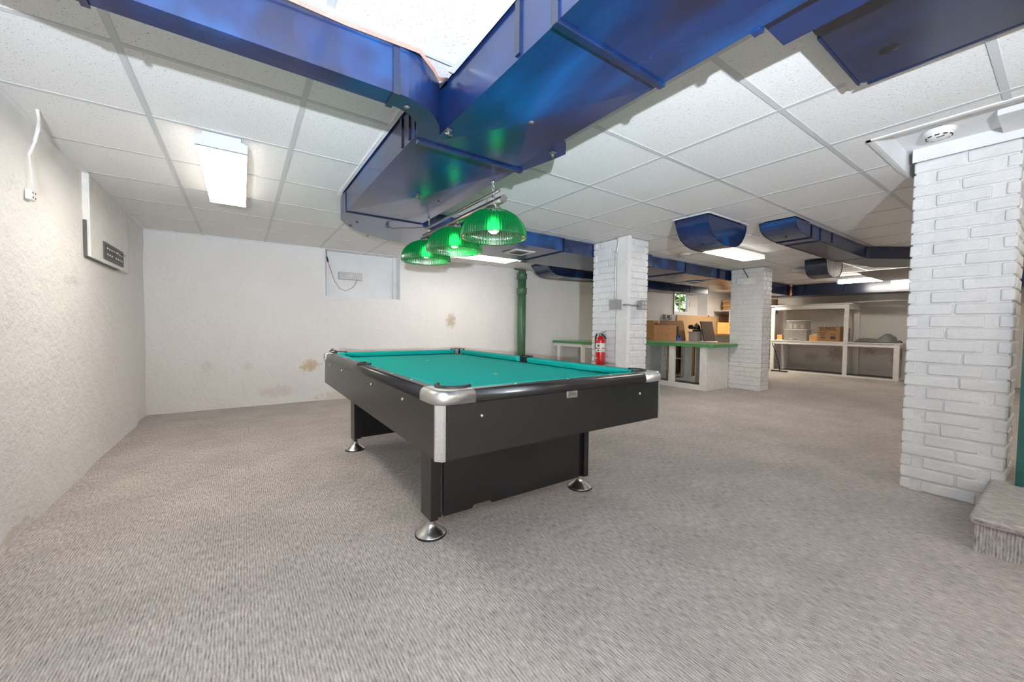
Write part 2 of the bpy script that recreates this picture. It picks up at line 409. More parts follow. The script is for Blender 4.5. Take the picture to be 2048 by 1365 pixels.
b.box(RX0-.03, RX1+.03, 5.745, yr+.02, RZ0-.035, RZ0)
b.box(RX0, RX1, yr-.012, yr, RZ0, RZ0+.03); b.box(RX1-.05, RX1, yr-.05, yr, RZ0, 2.1)
struct(b.build('trim_1', M['recess_white']))
b = MB(); b.grid(lambda u, v: (XR+wob(3,u,v,.008), u, v), frange(YB-.1, 5.95, 100), frange(-.02, 2.12, 30)); struct(b.build('wall_right', M['plaster_plain']))
b = MB(); b.grid(lambda u, v: (u, YB, v), frange(XL-.1, XR+.1, 40), frange(-.02, 2.4, 8)); struct(b.build('wall_back', M['plaster_plain']))

# ceiling with openings
holes = [(.712, 1.215, YB, 1.70), (-.50, .475, 1.425, 1.525), (.645, 1.262, 1.69, 3.30), (2.80, 3.95, -.62, .655),
         (1.72, 2.13, -.45, .565), (3.37, 4.09, 1.87, 2.18), (4.10, 4.45, 1.46, 1.76)]
xs = {XL-.02, XR+.02}; ys = {YB-.02, 6.0}
i = 0
gxs = [GX+TS*k for k in range(-1, 21) if XL < GX+TS*k < XR]; gys = [GY+TS*k for k in range(-9, 7) if YB < GY+TS*k < 5.9]
xs |= set(gxs); ys |= set(gys)
for h in holes: xs |= {h[0], h[1]}; ys |= {h[2], h[3]}
xs = sorted(xs); ys = sorted(ys)
inh = lambda x, y: any(h[0] < x < h[1] and h[2] < y < h[3] for h in holes)
b = MB(); b.grid(lambda u, v: (u, v, ZC+.0025), xs, ys, skip=inh, smooth=False)
b.grid(lambda u, v: (u, v, ZC+.024), xs, ys, skip=inh, smooth=False)
ceil = struct(b.build('ceiling', M['tile']))
b = MB(); w = .0125
for gx in gxs:
    for y0, y1 in zip(ys, ys[1:]):
        if not inh(gx, (y0+y1)/2): b.box(gx-w, gx+w, y0, y1, ZC, ZC+.0035)
for gy in gys:
    for x0, x1 in zip(xs, xs[1:]):
        if not inh((x0+x1)/2, gy): b.box(x0, x1, gy-w, gy+w, ZC+.0004, ZC+.0035)
b.build('tee_bar_grid', M['tee'], ceil)
b = MB()
def edge(x0, x1, y0, y1): b.box(x0, x1, y0, y1, ZC-.003, ZC+.03)
edge(.690, .712, YB, 1.46); edge(-.50, .69, 1.403, 1.425)
edge(.623, .645, 1.70, 3.302); edge(.623, .66, 3.30, 3.322)
edge(2.78, 2.80, -.62, .675); edge(2.78, 3.52, .655, .675)
edge(1.50, 2.14, .528, .572); edge(2.058, 2.14, -.45, .528)
edge(3.355, 3.372, 1.86, 2.19); edge(3.36, 4.1, 1.845, 1.862)
edge(XL-.01, XL+.03, YB, 5.79)
for k in range(12):
    x0 = XL+k*.41; b.box(x0, x0+.41, yfar(x0+.2)-.026, yfar(x0+.2)+.02, ZC-.004, ZC+.003)
struct(b.build('trim_2', M['trim']))
b = MB(); b.faces([(XL-.2,YB-.2,2.42),(XR+.2,YB-.2,2.42),(XR+.2,6.4,2.42),(XL-.2,6.4,2.42)], [(0,1,2,3)]); o = struct(b.build('ceiling', M['plenum']))

# soffit recess beside the near column
b = MB(); rz = 2.165
b.box(2.80, 3.95, -.62, .655, rz, rz+.02)
b.box(2.79, 2.807, -.63, .66, ZC-.002, rz+.02); b.box(2.79, 3.97, .648, .668, ZC-.002, rz+.02); b.box(3.95, 3.97, -.63, .66, ZC-.002, rz+.02); b.box(2.79, 3.97, -.64, -.615, ZC-.002, rz+.02)
b.box(3.52-.012, 3.52, -.6, .62, 2.085, rz)               # frieze over the column
b.box(3.2, 3.53, -.6, .262, rz-.035, rz)                  # boxed-in step of the soffit
struct(b.build('trim_3', M['recess_white']))

# window 1 : deep reveal, frame, panes
b = MB(); yw = 6.03
b.box(WX0-.02, WX1+.02, 5.69, yw+.05, WZ0-.03, WZ0); b.box(WX1, WX1+.03, 5.69, yw+.05, WZ0-.03, 2.1); b.box(WX0-.03, WX0, 5.69, yw+.05, WZ0-.03, 2.1)
b.box(WX0, WX1, 5.69, yw+.05, 2.06, 2.1)
win = struct(b.build('window_1', M['white_paint']))
b = MB()
b.box(9.90, WX1, yw-.06, yw, WZ0, 2.06); b.box(WX0, 9.05, yw-.06, yw, WZ0, 2.06)
b.box(9.05, 9.90, yw-.06, yw, WZ0, WZ0+.10); b.box(9.05, 9.90, yw-.06, yw, 1.97, 2.06)
for x in (9.33, 9.62): b.box(x-.012, x+.012, yw-.02, yw, WZ0+.1, 1.97)
b.box(9.05, 9.90, yw-.02, yw, 1.70, 1.725)
b.box(9.98, 10.02, yw-.08, yw-.06, 1.62, 1.74)
b.build('window_frame', M['white_paint'], win)
b = MB(); b.faces([(9.05,yw-.01,WZ0+.1),(9.9,yw-.01,WZ0+.1),(9.9,yw-.01,1.97),(9.05,yw-.01,1.97)], [(0,1,2,3)]); b.build('pane', M['glass'], win)
b = MB()
for k in range(60):
    c = Vector((random.uniform(9.3,13.5), random.uniform(7.6,8.6), random.uniform(1.2,2.3)))
    r = random.uniform(.12,.3)
    vs_ = [c+Vector((random.uniform(-r,r), random.uniform(-r,r), random.uniform(-r,r))) for _ in range(9)]
    b.faces(vs_, [(0,1,2),(3,4,5),(6,7,8),(0,4,8),(2,5,7)])
tag(b.build('garden_bush', M['leaf']), 'green garden bush growing outside the small white window', 'bush')
b = MB(); b.faces([(7,6.1,1.25),(15,6.1,1.25),(15,14,1.3),(7,14,1.3)], [(0,1,2,3)]); struct(b.build('floor_outside', M['ground']))

# ------------------------------------------------------------------ brick columns
def column(x0, x1, y0, y1, z1, label, lsz, seed):
    rnd = random.Random(seed); random.seed(seed)
    t = thing('brick_column', label, 'column', ((x0+x1)/2, (y0+y1)/2, 0), group=None)
    b = MB(); b.box(x0+.009, x1-.009, y0+.009, y1-.009, 0, z1)
    n = round(z1/.0755); h = z1/n
    for k in range(n):
        z0 = k*h+.0045; z2 = (k+1)*h-.0045
        od = k % 2
        for face in range(4):
            if face < 2: a0, a1 = (y0, y1) if od else (y0+.1, y1-.1)
            else: a0, a1 = (x0, x1) if not od else (x0+.1, x1-.1)
            ln = a1-a0; nb = max(1, round(ln/lsz)); js = [a0]
            if nb == 1: pass
            else:
                off = rnd.uniform(-.25,.25)*lsz
                js += [a0+ln*(q/nb)+off*(.6 if nb > 2 else 1) for q in range(1, nb)]
            js.append(a1)
            for p, q in zip(js, js[1:]):
                p2 = p+(.0045 if p > a0 else 0); q2 = q-(.0045 if q < a1 else 0); e = rnd.uniform(0,.004); d = .05
                if face == 0: b.box(x0-e, x0+d, p2, q2, z0, z2, .007, jit=.0022)
                if face == 1: b.box(x1-d, x1+e, p2, q2, z0, z2, .007, jit=.0022)
                if face == 2: b.box(p2, q2, y0-e, y0+d, z0, z2, .007, jit=.0022)
                if face == 3: b.box(p2, q2, y1-d, y1+e, z0, z2, .007, jit=.0022)
    b.build('brickwork', M['brick'], t)
    return t
colA = column(3.52, 3.955, .192, .612, 2.085, 'tall white painted brick column beside the carpeted step at right', .205, 3)
colB = column(3.525, 3.915, 2.865, 3.36, 2.036, 'white painted brick column carrying the red fire extinguisher and grey electrical boxes', .2, 5)
colC = column(6.95, 7.255, 2.885, 3.40, 2.036, 'white painted brick column at the end of the green-topped counter', .2, 9)

# ------------------------------------------------------------------ ducts
def duct_box(b, x0, x1, y0, y1, z0, z1, cross=.008, m=0):
    """sheet-metal box with a cross-broken bottom"""
    cx, cy = (x0+x1)/2, (y0+y1)/2
    vs = [(x0,y0,z0),(x1,y0,z0),(x1,y1,z0),(x0,y1,z0),(cx,cy,z0-cross),(x0,y0,z1),(x1,y0,z1),(x1,y1,z1),(x0,y1,z1)]
    b.faces(vs, [(0,4,1),(1,4,2),(2,4,3),(3,4,0),(0,1,6,5),(1,2,7,6),(2,3,8,7),(3,0,5,8),(5,6,7,8)], m)
def screw(b, x, y, z, r=.006): b.lathe([(0,z-.006),(r*.7,z-.005),(r,z-.001),(r,z)], (x,y,0), 10)
trunk = thing('air_duct', 'large blue painted trunk duct running overhead and turning above the pool table lamps', 'duct', (.95,1.3,1.86))
Z1, Z2 = 1.86, 1.88
b = MB()
duct_box(b, .72, 1.196, YB, .835, Z1, 2.075, .004)
duct_box(b, .722, 1.194, .845, 1.70, Z1, 2.075, .018)
b.build('trunk_section', M['duct'], trunk)
b = MB()   # take-off fitting where the left branch leaves the trunk
arc = [(.475, 1.423)]+[(.475+.262*sin(a), 1.423+.30*(1-cos(a))) for a in frange(.15, 1.22, 10)]+[(.722, 1.62)]
inner = [(.655, 1.72)]+[(.475+.165*cos(a), 1.70-.185*sin(a)) for a in frange(.1, pi/2, 10)]
out = arc+[(.75,1.72)]+inner
b.prism(out, Z1+.001, 2.038)
b.build('branch_fitting', M['duct'], trunk)
b = MB(); duct_box(b, .653, 1.252, 1.735, 3.16, Z2, 2.075, .022); b.build('trunk_section', M['duct'], trunk)
b = MB()   # flared shoulder on the right side, with the damper flap
sh = [(1.19,1.33),(1.235,1.36),(1.305,1.44)]+[(1.305-.05*(k/8)-.004*sin(pi*k/8), 1.44+.30*(k/8)**.7) for k in range(1, 9)]+[(1.19,1.74)]
b.prism(sh, Z1+.004, 2.036); b.build('duct_shoulder', M['duct'], trunk)
b = MB()   # elbow
oc = [(.653,3.165),(.650,3.32),(.668,3.44),(.727,3.56),(.79,3.665),(.869,3.755),(1.003,3.88),(1.16,3.955),(1.325,4.0),(1.464,4.03),(1.60,4.05)]
ic = [(1.60,3.335),(1.46,3.33),(1.37,3.30),(1.295,3.24),(1.26,3.165)]
b.prism(oc+ic, Z2+.002, 2.036); b.build('elbow', M['duct'], trunk)
b = MB()
b.box(.712, 1.204, .828, .852, Z1-.010, 2.05, .002); b.build('flange', M['duct_dark'], trunk)
b = MB(); b.box(.660, 1.246, 1.712, 1.738, Z1-.012, 2.04, .002); b.build('flange', M['duct_dark'], trunk)
b = MB(); b.box(.648, 1.256, 3.157, 3.170, Z2-.008, 2.036, .002); b.build('flange', M['seam'], trunk)
for y in (.30, .60, 1.02):
    b = MB(); b.box(.714, .722, y-.012, y+.012, Z1+.01, 2.06); b.build('drive_cleat', M['duct_dark'], trunk)
for y in (1.80, 1.90):
    b = MB(); b.box(.646, .655, y-.008, y+.008, Z2+.01, 2.03); b.build('drive_cleat', M['duct_dark'], trunk)
for x, y, z in ((.965,1.27,Z1-.017),(.53,1.49,Z1),(.95,1.94,Z2-.002),(1.0,3.0,Z2),(.80,3.45,Z2),(1.0,3.9,Z2),(.78,3.60,Z2),(1.14,2.9,Z2)):
    b = MB(); screw(b, x, y, z, .012); b.build('rivet', M['dark_grey'], trunk)
def damper(x, y, z, ang):
    b = MB(); b.cyl((x,y,z-.022), (x,y,z+.004), .006, 8)
    d = Vector((cos(ang), sin(ang), 0)); b.cyl(Vector((x,y,z-.018))-d*.018, Vector((x,y,z-.018))+d*.022, .004, 8)
    b.box(x-.012, x+.012, y-.012, y+.012, z-.004, z+.002)
    b.build('damper_handle', M['dark_grey'], trunk)
damper(.735, 1.555, Z1, .2); damper(1.24, 1.46, Z1, .6); damper(.93, 2.42, Z2-.021, .3); damper(1.12, 2.52, Z2-.004, 1.1); damper(1.03, 3.38, Z2, .6)

t = thing('air_duct', 'blue painted side duct branching left from the trunk along the ceiling', 'duct', (0,1.47,1.86))
b = MB(); duct_box(b, -.325, .472, 1.425, 1.515, Z1, 2.075, .001); b.build('duct_run', M['duct'], t)
b = MB()
oc = [(-.33,1.515)]+[(-.33-.5*sin(a), 1.015+.5*cos(a)) for a in frange(0, pi/2, 14)][1:]
ic = [(-.73,1.015)]+[(-.33-.40*cos(a), 1.015+.41*sin(a)) for a in frange(0, pi/2, 14)][1:]
b.prism(oc+ic, Z1, 2.036); b.build('elbow', M['duct'], t)
b = MB(); duct_box(b, -.83, -.73, .1, 1.01, Z1, 2.036, .001); b.build('duct_run', M['duct'], t)
b = MB(); b.box(.455, .479, 1.418, 1.521, Z1-.006, 2.06); b.build('flange', M['duct_dark'], t)
b = MB(); b.box(-.34, -.322, 1.418, 1.521, Z1-.006, 2.034); b.build('flange', M['duct_dark'], t)
b = MB(); b.cyl((-.40,1.46,Z1-.016), (-.40,1.46,Z1), .006, 8); b.cyl((-.43,1.46,Z1-.014), (-.37,1.45,Z1-.014), .005, 8); b.build('damper_handle', M['duct'], t)

# copper line lying along the edge of the branch duct
b = MB(); pts = [(-.6,1.30,2.02),(-.2,1.345,2.018),(.1,1.40,2.022),(.3,1.408,2.025),(.55,1.405,2.034),(.62,1.44,2.012),(.655,1.475,2.008),(.70,1.49,2.03)]
for d in (0, .006, .012): b.tube([(p[0], p[1]+d*.5, p[2]-d*.5) for p in pts], .0030, 6)
tag(b.build('copper_cable', M['copper']), 'thin twisted copper cable strung along the top of the blue side duct', 'cable')

# cross duct behind the lamps, passing behind the columns
t = thing('air_duct', 'long blue cross duct with a white register, running right behind the lamps to the columns', 'duct', (4.2,3.8,1.89))
b = MB()
duct_box(b, 1.602, 3.02, 3.345, 4.15, 1.89, 2.036, .004); duct_box(b, 3.03, 4.70, 3.37, 4.24, 1.885, 2.036, .010)
duct_box(b, 4.71, 5.60, 3.43, 4.30, 1.885, 2.036, .004); duct_box(b, 5.61, 6.6, 3.445, 4.32, 1.87, 2.036, .014); duct_box(b, 6.61, 8.6, 3.45, 4.32, 1.865, 2.036, .016)
b.build('duct_run', M['duct'], t)
for x in (1.59, 3.01, 4.70, 5.60, 6.60):
    b = MB(); b.box(x+.002, x+.018, 3.335 if x < 4 else 3.42, 4.16, 1.879, 2.034); b.build('drive_cleat', M['seam'], t)
for (x, y) in ((2.63,3.68), (6.70,3.92)):
    g = MB(); z = 1.882 if x < 4 else 1.852
    g.box(x-.14, x+.14, y-.14, y+.14, z-.006, z+.003, .001, m=0)
    for k in range(7): g.box(x-.085, x+.085, y-.085+k*.026, y-.085+k*.026+.014, z-.009, z-.0065, m=1)
    lab(g.build('register', [M['white_paint'], M['dark_grey']], t), 'square white air register')
for x in (3.55, 4.2):
    b = MB(); screw(b, x, 3.9, 1.885, .012); b.build('rivet', M['dark_grey'], t)

def half_boot(name, label, pts, y0, y1, mat, sidemat=None):
    cx = sum(p[0] for p in pts)/len(pts)
    t = thing('duct_boot', label, 'duct', (cx, (y0+y1)/2, min(p[1] for p in pts)))
    b = MB()
    n = len(pts)
    a = [b.bm.verts.new((p[0], y0, p[1])) for p in pts]; c = [b.bm.verts.new((p[0], y1, p[1])) for p in pts]
    for i in range(n-1):
        q = b.bm.faces.new((a[i], a[i+1], c[i+1], c[i])); q.smooth = True
    for y in (y0, y1):
        f = b.bm.faces.new([b.bm.verts.new((p[0], y, p[1])) for p in pts]); f.material_index = 1
    b.bm.faces.new((a[0], c[0], c[-1], a[-1]))
    b.build('boot_shell', [mat, sidemat or mat], t)
    b = MB()
    for y in (y0, y1):
        s = -.006 if y == y0 else .006
        b.tube([(p[0], y+s*.3, p[1]-.001) for p in pts], .0035, 6)
    b.build('edge_bead', M['seam'], t)
    return t
P1 = [(3.372,2.036),(3.395,1.965),(3.43,1.91),(3.475,1.865),(3.55,1.828),(3.65,1.806),(3.77,1.80),(3.88,1.806),(3.95,1.83),(4.01,1.872),(4.06,1.93),(4.085,1.99),(4.09,2.036)]
t = half_boot('duct_boot', 'round-bottomed blue duct boot hanging from the ceiling in front of the lit fixture', P1, 1.872, 2.178, M['duct'])
b = MB(); screw(b, 3.60, 2.03, 1.813, .012); b.build('rivet', M['dark_grey'], t)
P2 = [(4.102,2.036),(4.125,1.985),(4.165,1.95),(4.24,1.928),(4.36,1.914),(4.50,1.906),(6.20,1.895),(6.20,2.036)]
t = half_boot('duct_boot', 'long blue and brown duct starting in a curved boot right of the hanging boot', P2, 1.465, 1.758, M['duct'])
for x in (4.50, 4.72):
    b = MB(); b.prism([(x-.008,1.898),(x+.008,1.898),(x+.008,1.911),(x-.008,1.911)], 1.4585, 1.763, 'y'); b.box(x-.008, x+.008, 1.4585, 1.464, 1.911, 2.03); b.build('drive_cleat', M['seam'], t)
b = MB(); b.box(5.05, 5.07, 1.459, 1.464, 1.93, 2.034); b.build('hanger_strap', M['seam'], t)
b = MB(); b.prism([(6.20,1.758),(6.20,1.465),(6.27,1.44),(6.85,1.05),(7.6,.5),(8.1,.8),(7.2,1.6)], 1.893, 2.036); b.build('elbow', M['duct_dark'], t)
b = MB(); screw(b, 4.35, 1.62, 1.914, .012); b.build('rivet', M['dark_grey'], t)
P3 = [(6.77,2.036),(6.79,1.93),(6.84,1.85),(6.92,1.81),(7.05,1.795),(7.22,1.80),(7.34,1.83),(7.42,1.90),(7.45,1.97),(7.45,2.036)]
half_boot('duct_boot', 'small blue duct boot with a bare galvanised side, beyond the long brown duct', P3, 2.02, 2.27, M['duct_dark'], M['galv'])
P4 = [(7.5,1.889),(7.56,1.88),(7.75,1.866),(8.1,1.860),(8.9,1.860),(8.9,1.889)]
half_boot('duct_boot', 'dull tan duct curving down from the ceiling next to the tall near column', P4, 1.15, 1.85, M['tan_metal'])
# big rectangular boot at the top right, next to the trunk
t = thing('duct_boot', 'broad dark blue rectangular duct boot at upper right framed by white ceiling trim', 'duct', (1.8,.15,2.0))
b = MB(); b.prism([(1.387,-.45),(1.387,.524),(2.02,.520),(2.045,.49),(2.05,.23),(2.05,-.45)], 2.0, 2.09); b.build('boot_shell', M['duct_dark'], t)
b = MB(); b.box(2.046, 2.056, -.4, .5, 1.997, 2.06); b.box(1.6, 2.03, .518, .526, 1.996, 2.06); b.build('edge_bead', M['duct_dark'], t)
b = MB(); b.lathe([(.013,1.994),(.028,2.0)], (1.86,.40,0), 16); b.disc((1.86,.40,1.9935), .013, 12); b.build('plug', M['black'], t)
t = thing('air_duct', 'short blue take-off linking the trunk duct with the rectangular boot at upper right', 'duct', (1.25,.2,1.88))
b = MB(); b.box(1.198, 1.385, -.45, .542, 1.898, 2.036)
b.build('duct_run', M['duct'], t)
b = MB(); b.box(1.19, 1.215, .525, .55, 1.855, 1.95); b.build('corner_clip', M['duct'], t)

# ducts along the far wall (under the cross duct)
def boot_run(label, x0, x1, y0, y1, z, bands):
    P = [(x0,2.03),(x0+.05,z+.13),(x0+.12,z+.06),(x0+.22,z+.012),(x0+.35,z),(x1,z+.02),(x1,2.03)]
    t = half_boot('duct_boot', label, P, y0, y1, M['duct_dark'])
    for x, wd in bands:
        b = MB(); b.box(x, x+wd, y0-.006, y1+.002, z-.004+.02*(x-x0)/(x1-x0), 2.0); b.build('strap_band', M['seam'], t)
boot_run('dark blue banded duct boot by the far wall near the green pipe', 3.9, 5.9, 4.72, 5.1, 1.845, [(4.42,.12),(5.15,.14)])
boot_run('dark blue banded duct by the window, seen between the two columns', 6.35, 8.7, 4.75, 5.1, 1.785, [(7.05,.2),(7.95,.1)])
# duct at the back right
t = thing('air_duct', 'dark blue duct crossing the back right corner above the white shelf unit', 'duct', (10.6,2.5,1.8))
b = MB(); duct_box(b, 8.7, 10.35, 3.70, 4.2, 1.80, 2.036, .004); duct_box(b, 10.36, 10.9, 2.75, 4.2, 1.79, 2.036, .004); b.build('duct_run', M['duct_dark'], t)
b = MB(); b.faces([(10.36,2.75,1.79),(10.36,2.75,2.036),(10.36,-.6,2.0),(10.36,-.6,1.75),(11.0,2.75,1.79),(11.0,2.75,2.036),(11.0,-.6,2.0),(11.0,-.6,1.75)], [(0,1,2,3),(4,5,6,7),(0,3,7,4),(1,2,6,5),(0,1,5,4),(2,3,7,6)])
b.build('duct_run', M['duct_dark'], t)
b = MB(); b.box(10.35, 10.362, 1.6, 2.05, 1.82, 2.0); lab(b.build('collar', M['galv'], t), 'bare galvanised collar')
for y in (2.76, 3.45):
    b = MB(); b.box(10.35, 10.364, y-.02, y+.02, 1.79, 2.03); b.build('drive_cleat', M['seam'], t)
b = MB(); b.cyl((10.15,3.655,1.76), (10.15,3.655,1.99), .025, 12); b.lathe([(.035,1.99),(.035,2.03)], (10.15,3.655,0), 12); b.lathe([(.034,1.80),(.034,1.84)], (10.15,3.655,0), 12)
tag(b.build('copper_pipe', M['copper_pipe']), 'short copper pipe hanging in front of the dark duct beyond the counter column', 'pipe')

# ------------------------------------------------------------------ ceiling lights
def fixture(label, x0, x1, y0, y1, along, lensmat, zl=1.962):
    t = thing('ceiling_light', label, 'ceiling light', ((x0+x1)/2, (y0+y1)/2, zl), group=None)
    b = MB(); e = .02
    if along == 'y':
        pe = [(x0,zl),(x1,zl),(x1,zl+.045),(x1-.03,zl+.058),(x1-.03,2.038),(x0+.03,2.038),(x0+.03,zl+.058),(x0,zl+.045)]
        b.prism(pe, y0, y0+e, 'y'); b.prism(pe, y1-e, y1, 'y'); b.box(x0+.031, x1-.031, y0+e, y1-e, zl+.052, 2.038)
    else:
        b.box(x0, x1, y0+.03, y1-.03, zl+.045, 2.038); b.box(x0, x0+e, y0, y1, zl, zl+.06, .003); b.box(x1-e, x1, y0, y1, zl, zl+.06, .003)
    b.build('housing', M['fixture_white'], t)
    b = MB()
    if along == 'y': q = (x0+.003, x1-.003, y0+e+.001, y1-e-.001)
    else: q = (x0+e+.001, x1-e-.001, y0+.003, y1-.003)
    b.box(*q, zl+.010, zl+.05, m=1); b.box(*q, zl+.002, zl+.0098, m=0)
    b.build('diffuser', [lensmat, M['lens_off'] if lensmat is M['lens_off'] else M['lens_side']], t)
    return t
fixture('lit fluorescent wrap light on the ceiling at left, above the carpet', -.195, .035, 2.65, 3.86, 'y', M['lens'])
fixture('lit fluorescent light beyond the green lamps, close to the far wall', 2.02, 3.25, 4.52, 4.86, 'x', M['lens_soft'])
fixture('lit fluorescent light below the round-bottomed blue boot', 4.50, 5.74, 2.37, 2.64, 'x', M['lens_cool'])
fixture('unlit fluorescent light showing its white end beyond the counter column, behind the small boot', 7.40, 8.60, 2.42, 2.66, 'x', M['lens_off'])
fixture('fluorescent light above the desk corner, hidden behind the counter column', 9.5, 10.65, 4.24, 4.46, 'x', M['lens_bright'], 1.97)
for (x, y) in ((-.1,-1.9), (2.3,-1.7), (5.4,-1.2), (8.2,-1.2)):  # unseen fixtures added behind the camera to brighten the room
    fixture({-.1:'added fluorescent light, unseen behind the viewer along the left wall', 2.3:'added fluorescent light, unseen behind the viewer near the trunk duct', 5.4:'added fluorescent light, unseen behind the tall near column', 8.2:'added fluorescent light, unseen at the near end of the storage side'}[x], x-.115, x+.115, y-.6, y+.6, 'y', M['lens'])
t = thing('ceiling_light', 'bare lit tube strip light hanging in front of the back right duct', 'ceiling light', (9.42,2.05,1.93))
b = MB(); b.box(9.37, 9.47, 1.30, 2.62, 1.985, 2.036); b.build('housing', M['white_paint'], t)
b = MB(); b.tube([(9.42,1.32,1.945),(9.42,2.60,1.945)], .036, 14); b.build('fluorescent_tube', M['tube_lit'], t)
for y in (2.595, 1.30):
    b = MB(); b.box(9.385, 9.455, y, y+.025, 1.91, 1.99); b.build('lamp_holder', M['white_paint'], t)

def smoke(label, x, y, z):
    t = thing('smoke_detector', label, 'smoke detector', (x,y,z))
    b = MB(); b.lathe([(.066,z-.001),(.068,z-.012),(.064,z-.022),(.058,z-.026)], (x,y,0), 32); b.build('base', M['white_plastic'], t)
    b = MB(); b.lathe([(.058,z-.024),(.056,z-.034),(.045,z-.044),(.025,z-.048),(.0001,z-.049)], (x,y,0), 32); b.build('cover', M['white_plastic'], t)
    b = MB()
    for k in range(10):
        a = 2*pi*k/10
        b.obox((x+.0515*cos(a), y+.0515*sin(a), z-.0395), (-sin(a),cos(a),0), (cos(a),sin(a),0), (0,0,1), .009, .0025, .0028)
    b.obox((x-.03,y-.01,z-.0478), (.3,1,0), (1,-.3,0), (0,0,1), .016, .003, .0012)
    b.build('vent_slot', M['black'], t)
smoke('round white smoke detector in the recess above the tall near column', 3.27, .475, rz-.001)
smoke('round white smoke detector on the ceiling left of the lit fixture', 4.92, 3.02, ZC)

# ------------------------------------------------------------------ pool table
TX, TY = 1.253, 2.507; A, B = .674, 1.205
pt = thing('pool_table', 'black pool table with teal cloth and metal corners in the middle of the carpet', 'pool table', (TX,TY,0))
def L_(mb, name, mat, parent=pt): return mb.build(name, mat, parent, w=False)
ch = .02
b = MB()
b.prism([(-A+ch,-B),(A-ch,-B),(A,-B+ch),(A,B-ch),(A-ch,B),(-A+ch,B),(-A,B-ch),(-A,-B+ch)], .522, .728); L_(b, 'cabinet', M['black_lam'])
for sx in (-1,1):
    for sy in (-1,1):
        b = MB(); w_ = .030
        pts = [(A+.002,B-w_),(A+.002,B-ch),(A-ch,B+.002),(A-w_,B+.002),(A-w_,B-.004),(A-.006,B-w_)]
        b.prism([(sx*x, sy*y) for x, y in pts], .519, .728); L_(b, 'corner_trim', M['alu'])
# rails: profile as (offset from outer edge inward, z)
O = .008
prof = [(0,.731),(0,.7525),(0,.755),(.0015,.762),(.006,.7705),(.013,.776),(.023,.778),(.027,.778),(.066,.778),(.066,.731)]
OA, OB = A+O, B+O; CL = .16; RC = .05
def rail(p0, p1, n, name='rail'):
    """straight rail from p0 to p1, n = inward normal"""
    b = MB(); p0 = Vector((*p0,0)); p1 = Vector((*p1,0)); n = Vector((*n,0))
    ra = [b.bm.verts.new(p0+n*o+Vector((0,0,z))) for o, z in prof]; rb = [b.bm.verts.new(p1+n*o+Vector((0,0,z))) for o, z in prof]
    k = len(prof)
    for i in range(k):
        f = b.bm.faces.new((ra[i], ra[(i+1) % k], rb[(i+1) % k], rb[i])); f.smooth = i < 7
    b.bm.faces.new(ra); b.bm.faces.new(rb)
    return L_(b, name, M['rail_black'])
rail((-OA+CL,-OB), (OA-CL,-OB), (0,1)); rail((-OA+CL,OB), (OA-CL,OB), (0,-1))
rail((-OA,-OB+CL), (-OA,OB-CL), (1,0)); rail((OA,-OB+CL), (OA,OB-CL), (-1,0))
prc = [(-.002,.7295),(-.002,.752),(-.002,.755),(0,.763),(.0045,.772),(.012,.7785),(.023,.7805),(.027,.7805),(.072,.7805),(.072,.7295)]
for sx in (-1,1):
    for sy in (-1,1):
        b = MB(); rings = []
        path = [(OA, OB-CL, 1, 0), (OA, OB-RC, 1, 0)]+[(None, a) for a in frange(.15, pi/2-.15, 7)]+[(OA-RC, OB, 0, 1), (OA-CL, OB, 0, 1)]
        for q in path:
            ring = []
            for o, z in prc:
                if q[0] is None:
                    a = q[1]
                    if o < RC-.004: x, y = OA-RC+(RC-o)*cos(a), OB-RC+(RC-o)*sin(a)
                    else: x, y = OA-max(o, RC-.004), OB-max(o, RC-.004)
                else:
                    x, y = q[0]-o*q[2], q[1]-o*q[3]
                    if o >= RC-.004:
                        if q[2] and q[1] > OB-o: y = OB-o
                        if q[3] and q[0] > OA-o: x = OA-o
                ring.append(b.bm.verts.new((sx*x, sy*y, z)))
            rings.append(ring)
        k = len(prc)
        for r0, r1 in zip(rings, rings[1:]):
            for i in range(k):
                try:
                    f = b.bm.faces.new((r0[i], r0[(i+1) % k], r1[(i+1) % k], r1[i])); f.smooth = i < 7
                except ValueError: pass
        b.bm.faces.new(rings[0]); b.bm.faces.new(rings[-1])
        bmesh.ops.remove_doubles(b.bm, verts=b.bm.verts, dist=1e-5)
        L_(b, 'corner_casting', M['alu'])
# bed and cushions
ZB = .735
b = MB(); b.box(-A+.05, A-.05, -B+.05, B-.05, .728, ZB); bed = L_(b, 'bed_cloth', M['cloth'])
NO = .112
cp = [(.064,.779),(.085,.778),(NO-.008,.7755),(NO,.770),(NO-.018,.742),(.064,ZB)]
def cushion(p0, p1, n, m0, m1):
    b = MB(); p0 = Vector((*p0,0)); p1 = Vector((*p1,0)); n = Vector((*n,0)); d = (p1-p0).normalized()
    ra = [b.bm.verts.new(p0+n*o+d*((o-.064)*m0)+Vector((0,0,z))) for o, z in cp]; rb = [b.bm.verts.new(p1+n*o-d*((o-.064)*m1)+Vector((0,0,z))) for o, z in cp]
    k = len(cp)
    for i in range(k):
        f = b.bm.faces.new((ra[i], ra[(i+1) % k], rb[(i+1) % k], rb[i])); f.smooth = False
    b.bm.faces.new(ra); b.bm.faces.new(rb); L_(b, 'cushion', M['cloth'])
for s in (-1,1):
    cushion((-OA+.116,s*OB), (OA-.116,s*OB), (0,-s), 1, 1)
    cushion((s*OA,-OB+.116), (s*OA,-.062), (-s,0), 1, .3); cushion((s*OA,.062), (s*OA,OB-.116), (-s,0), .3, 1)
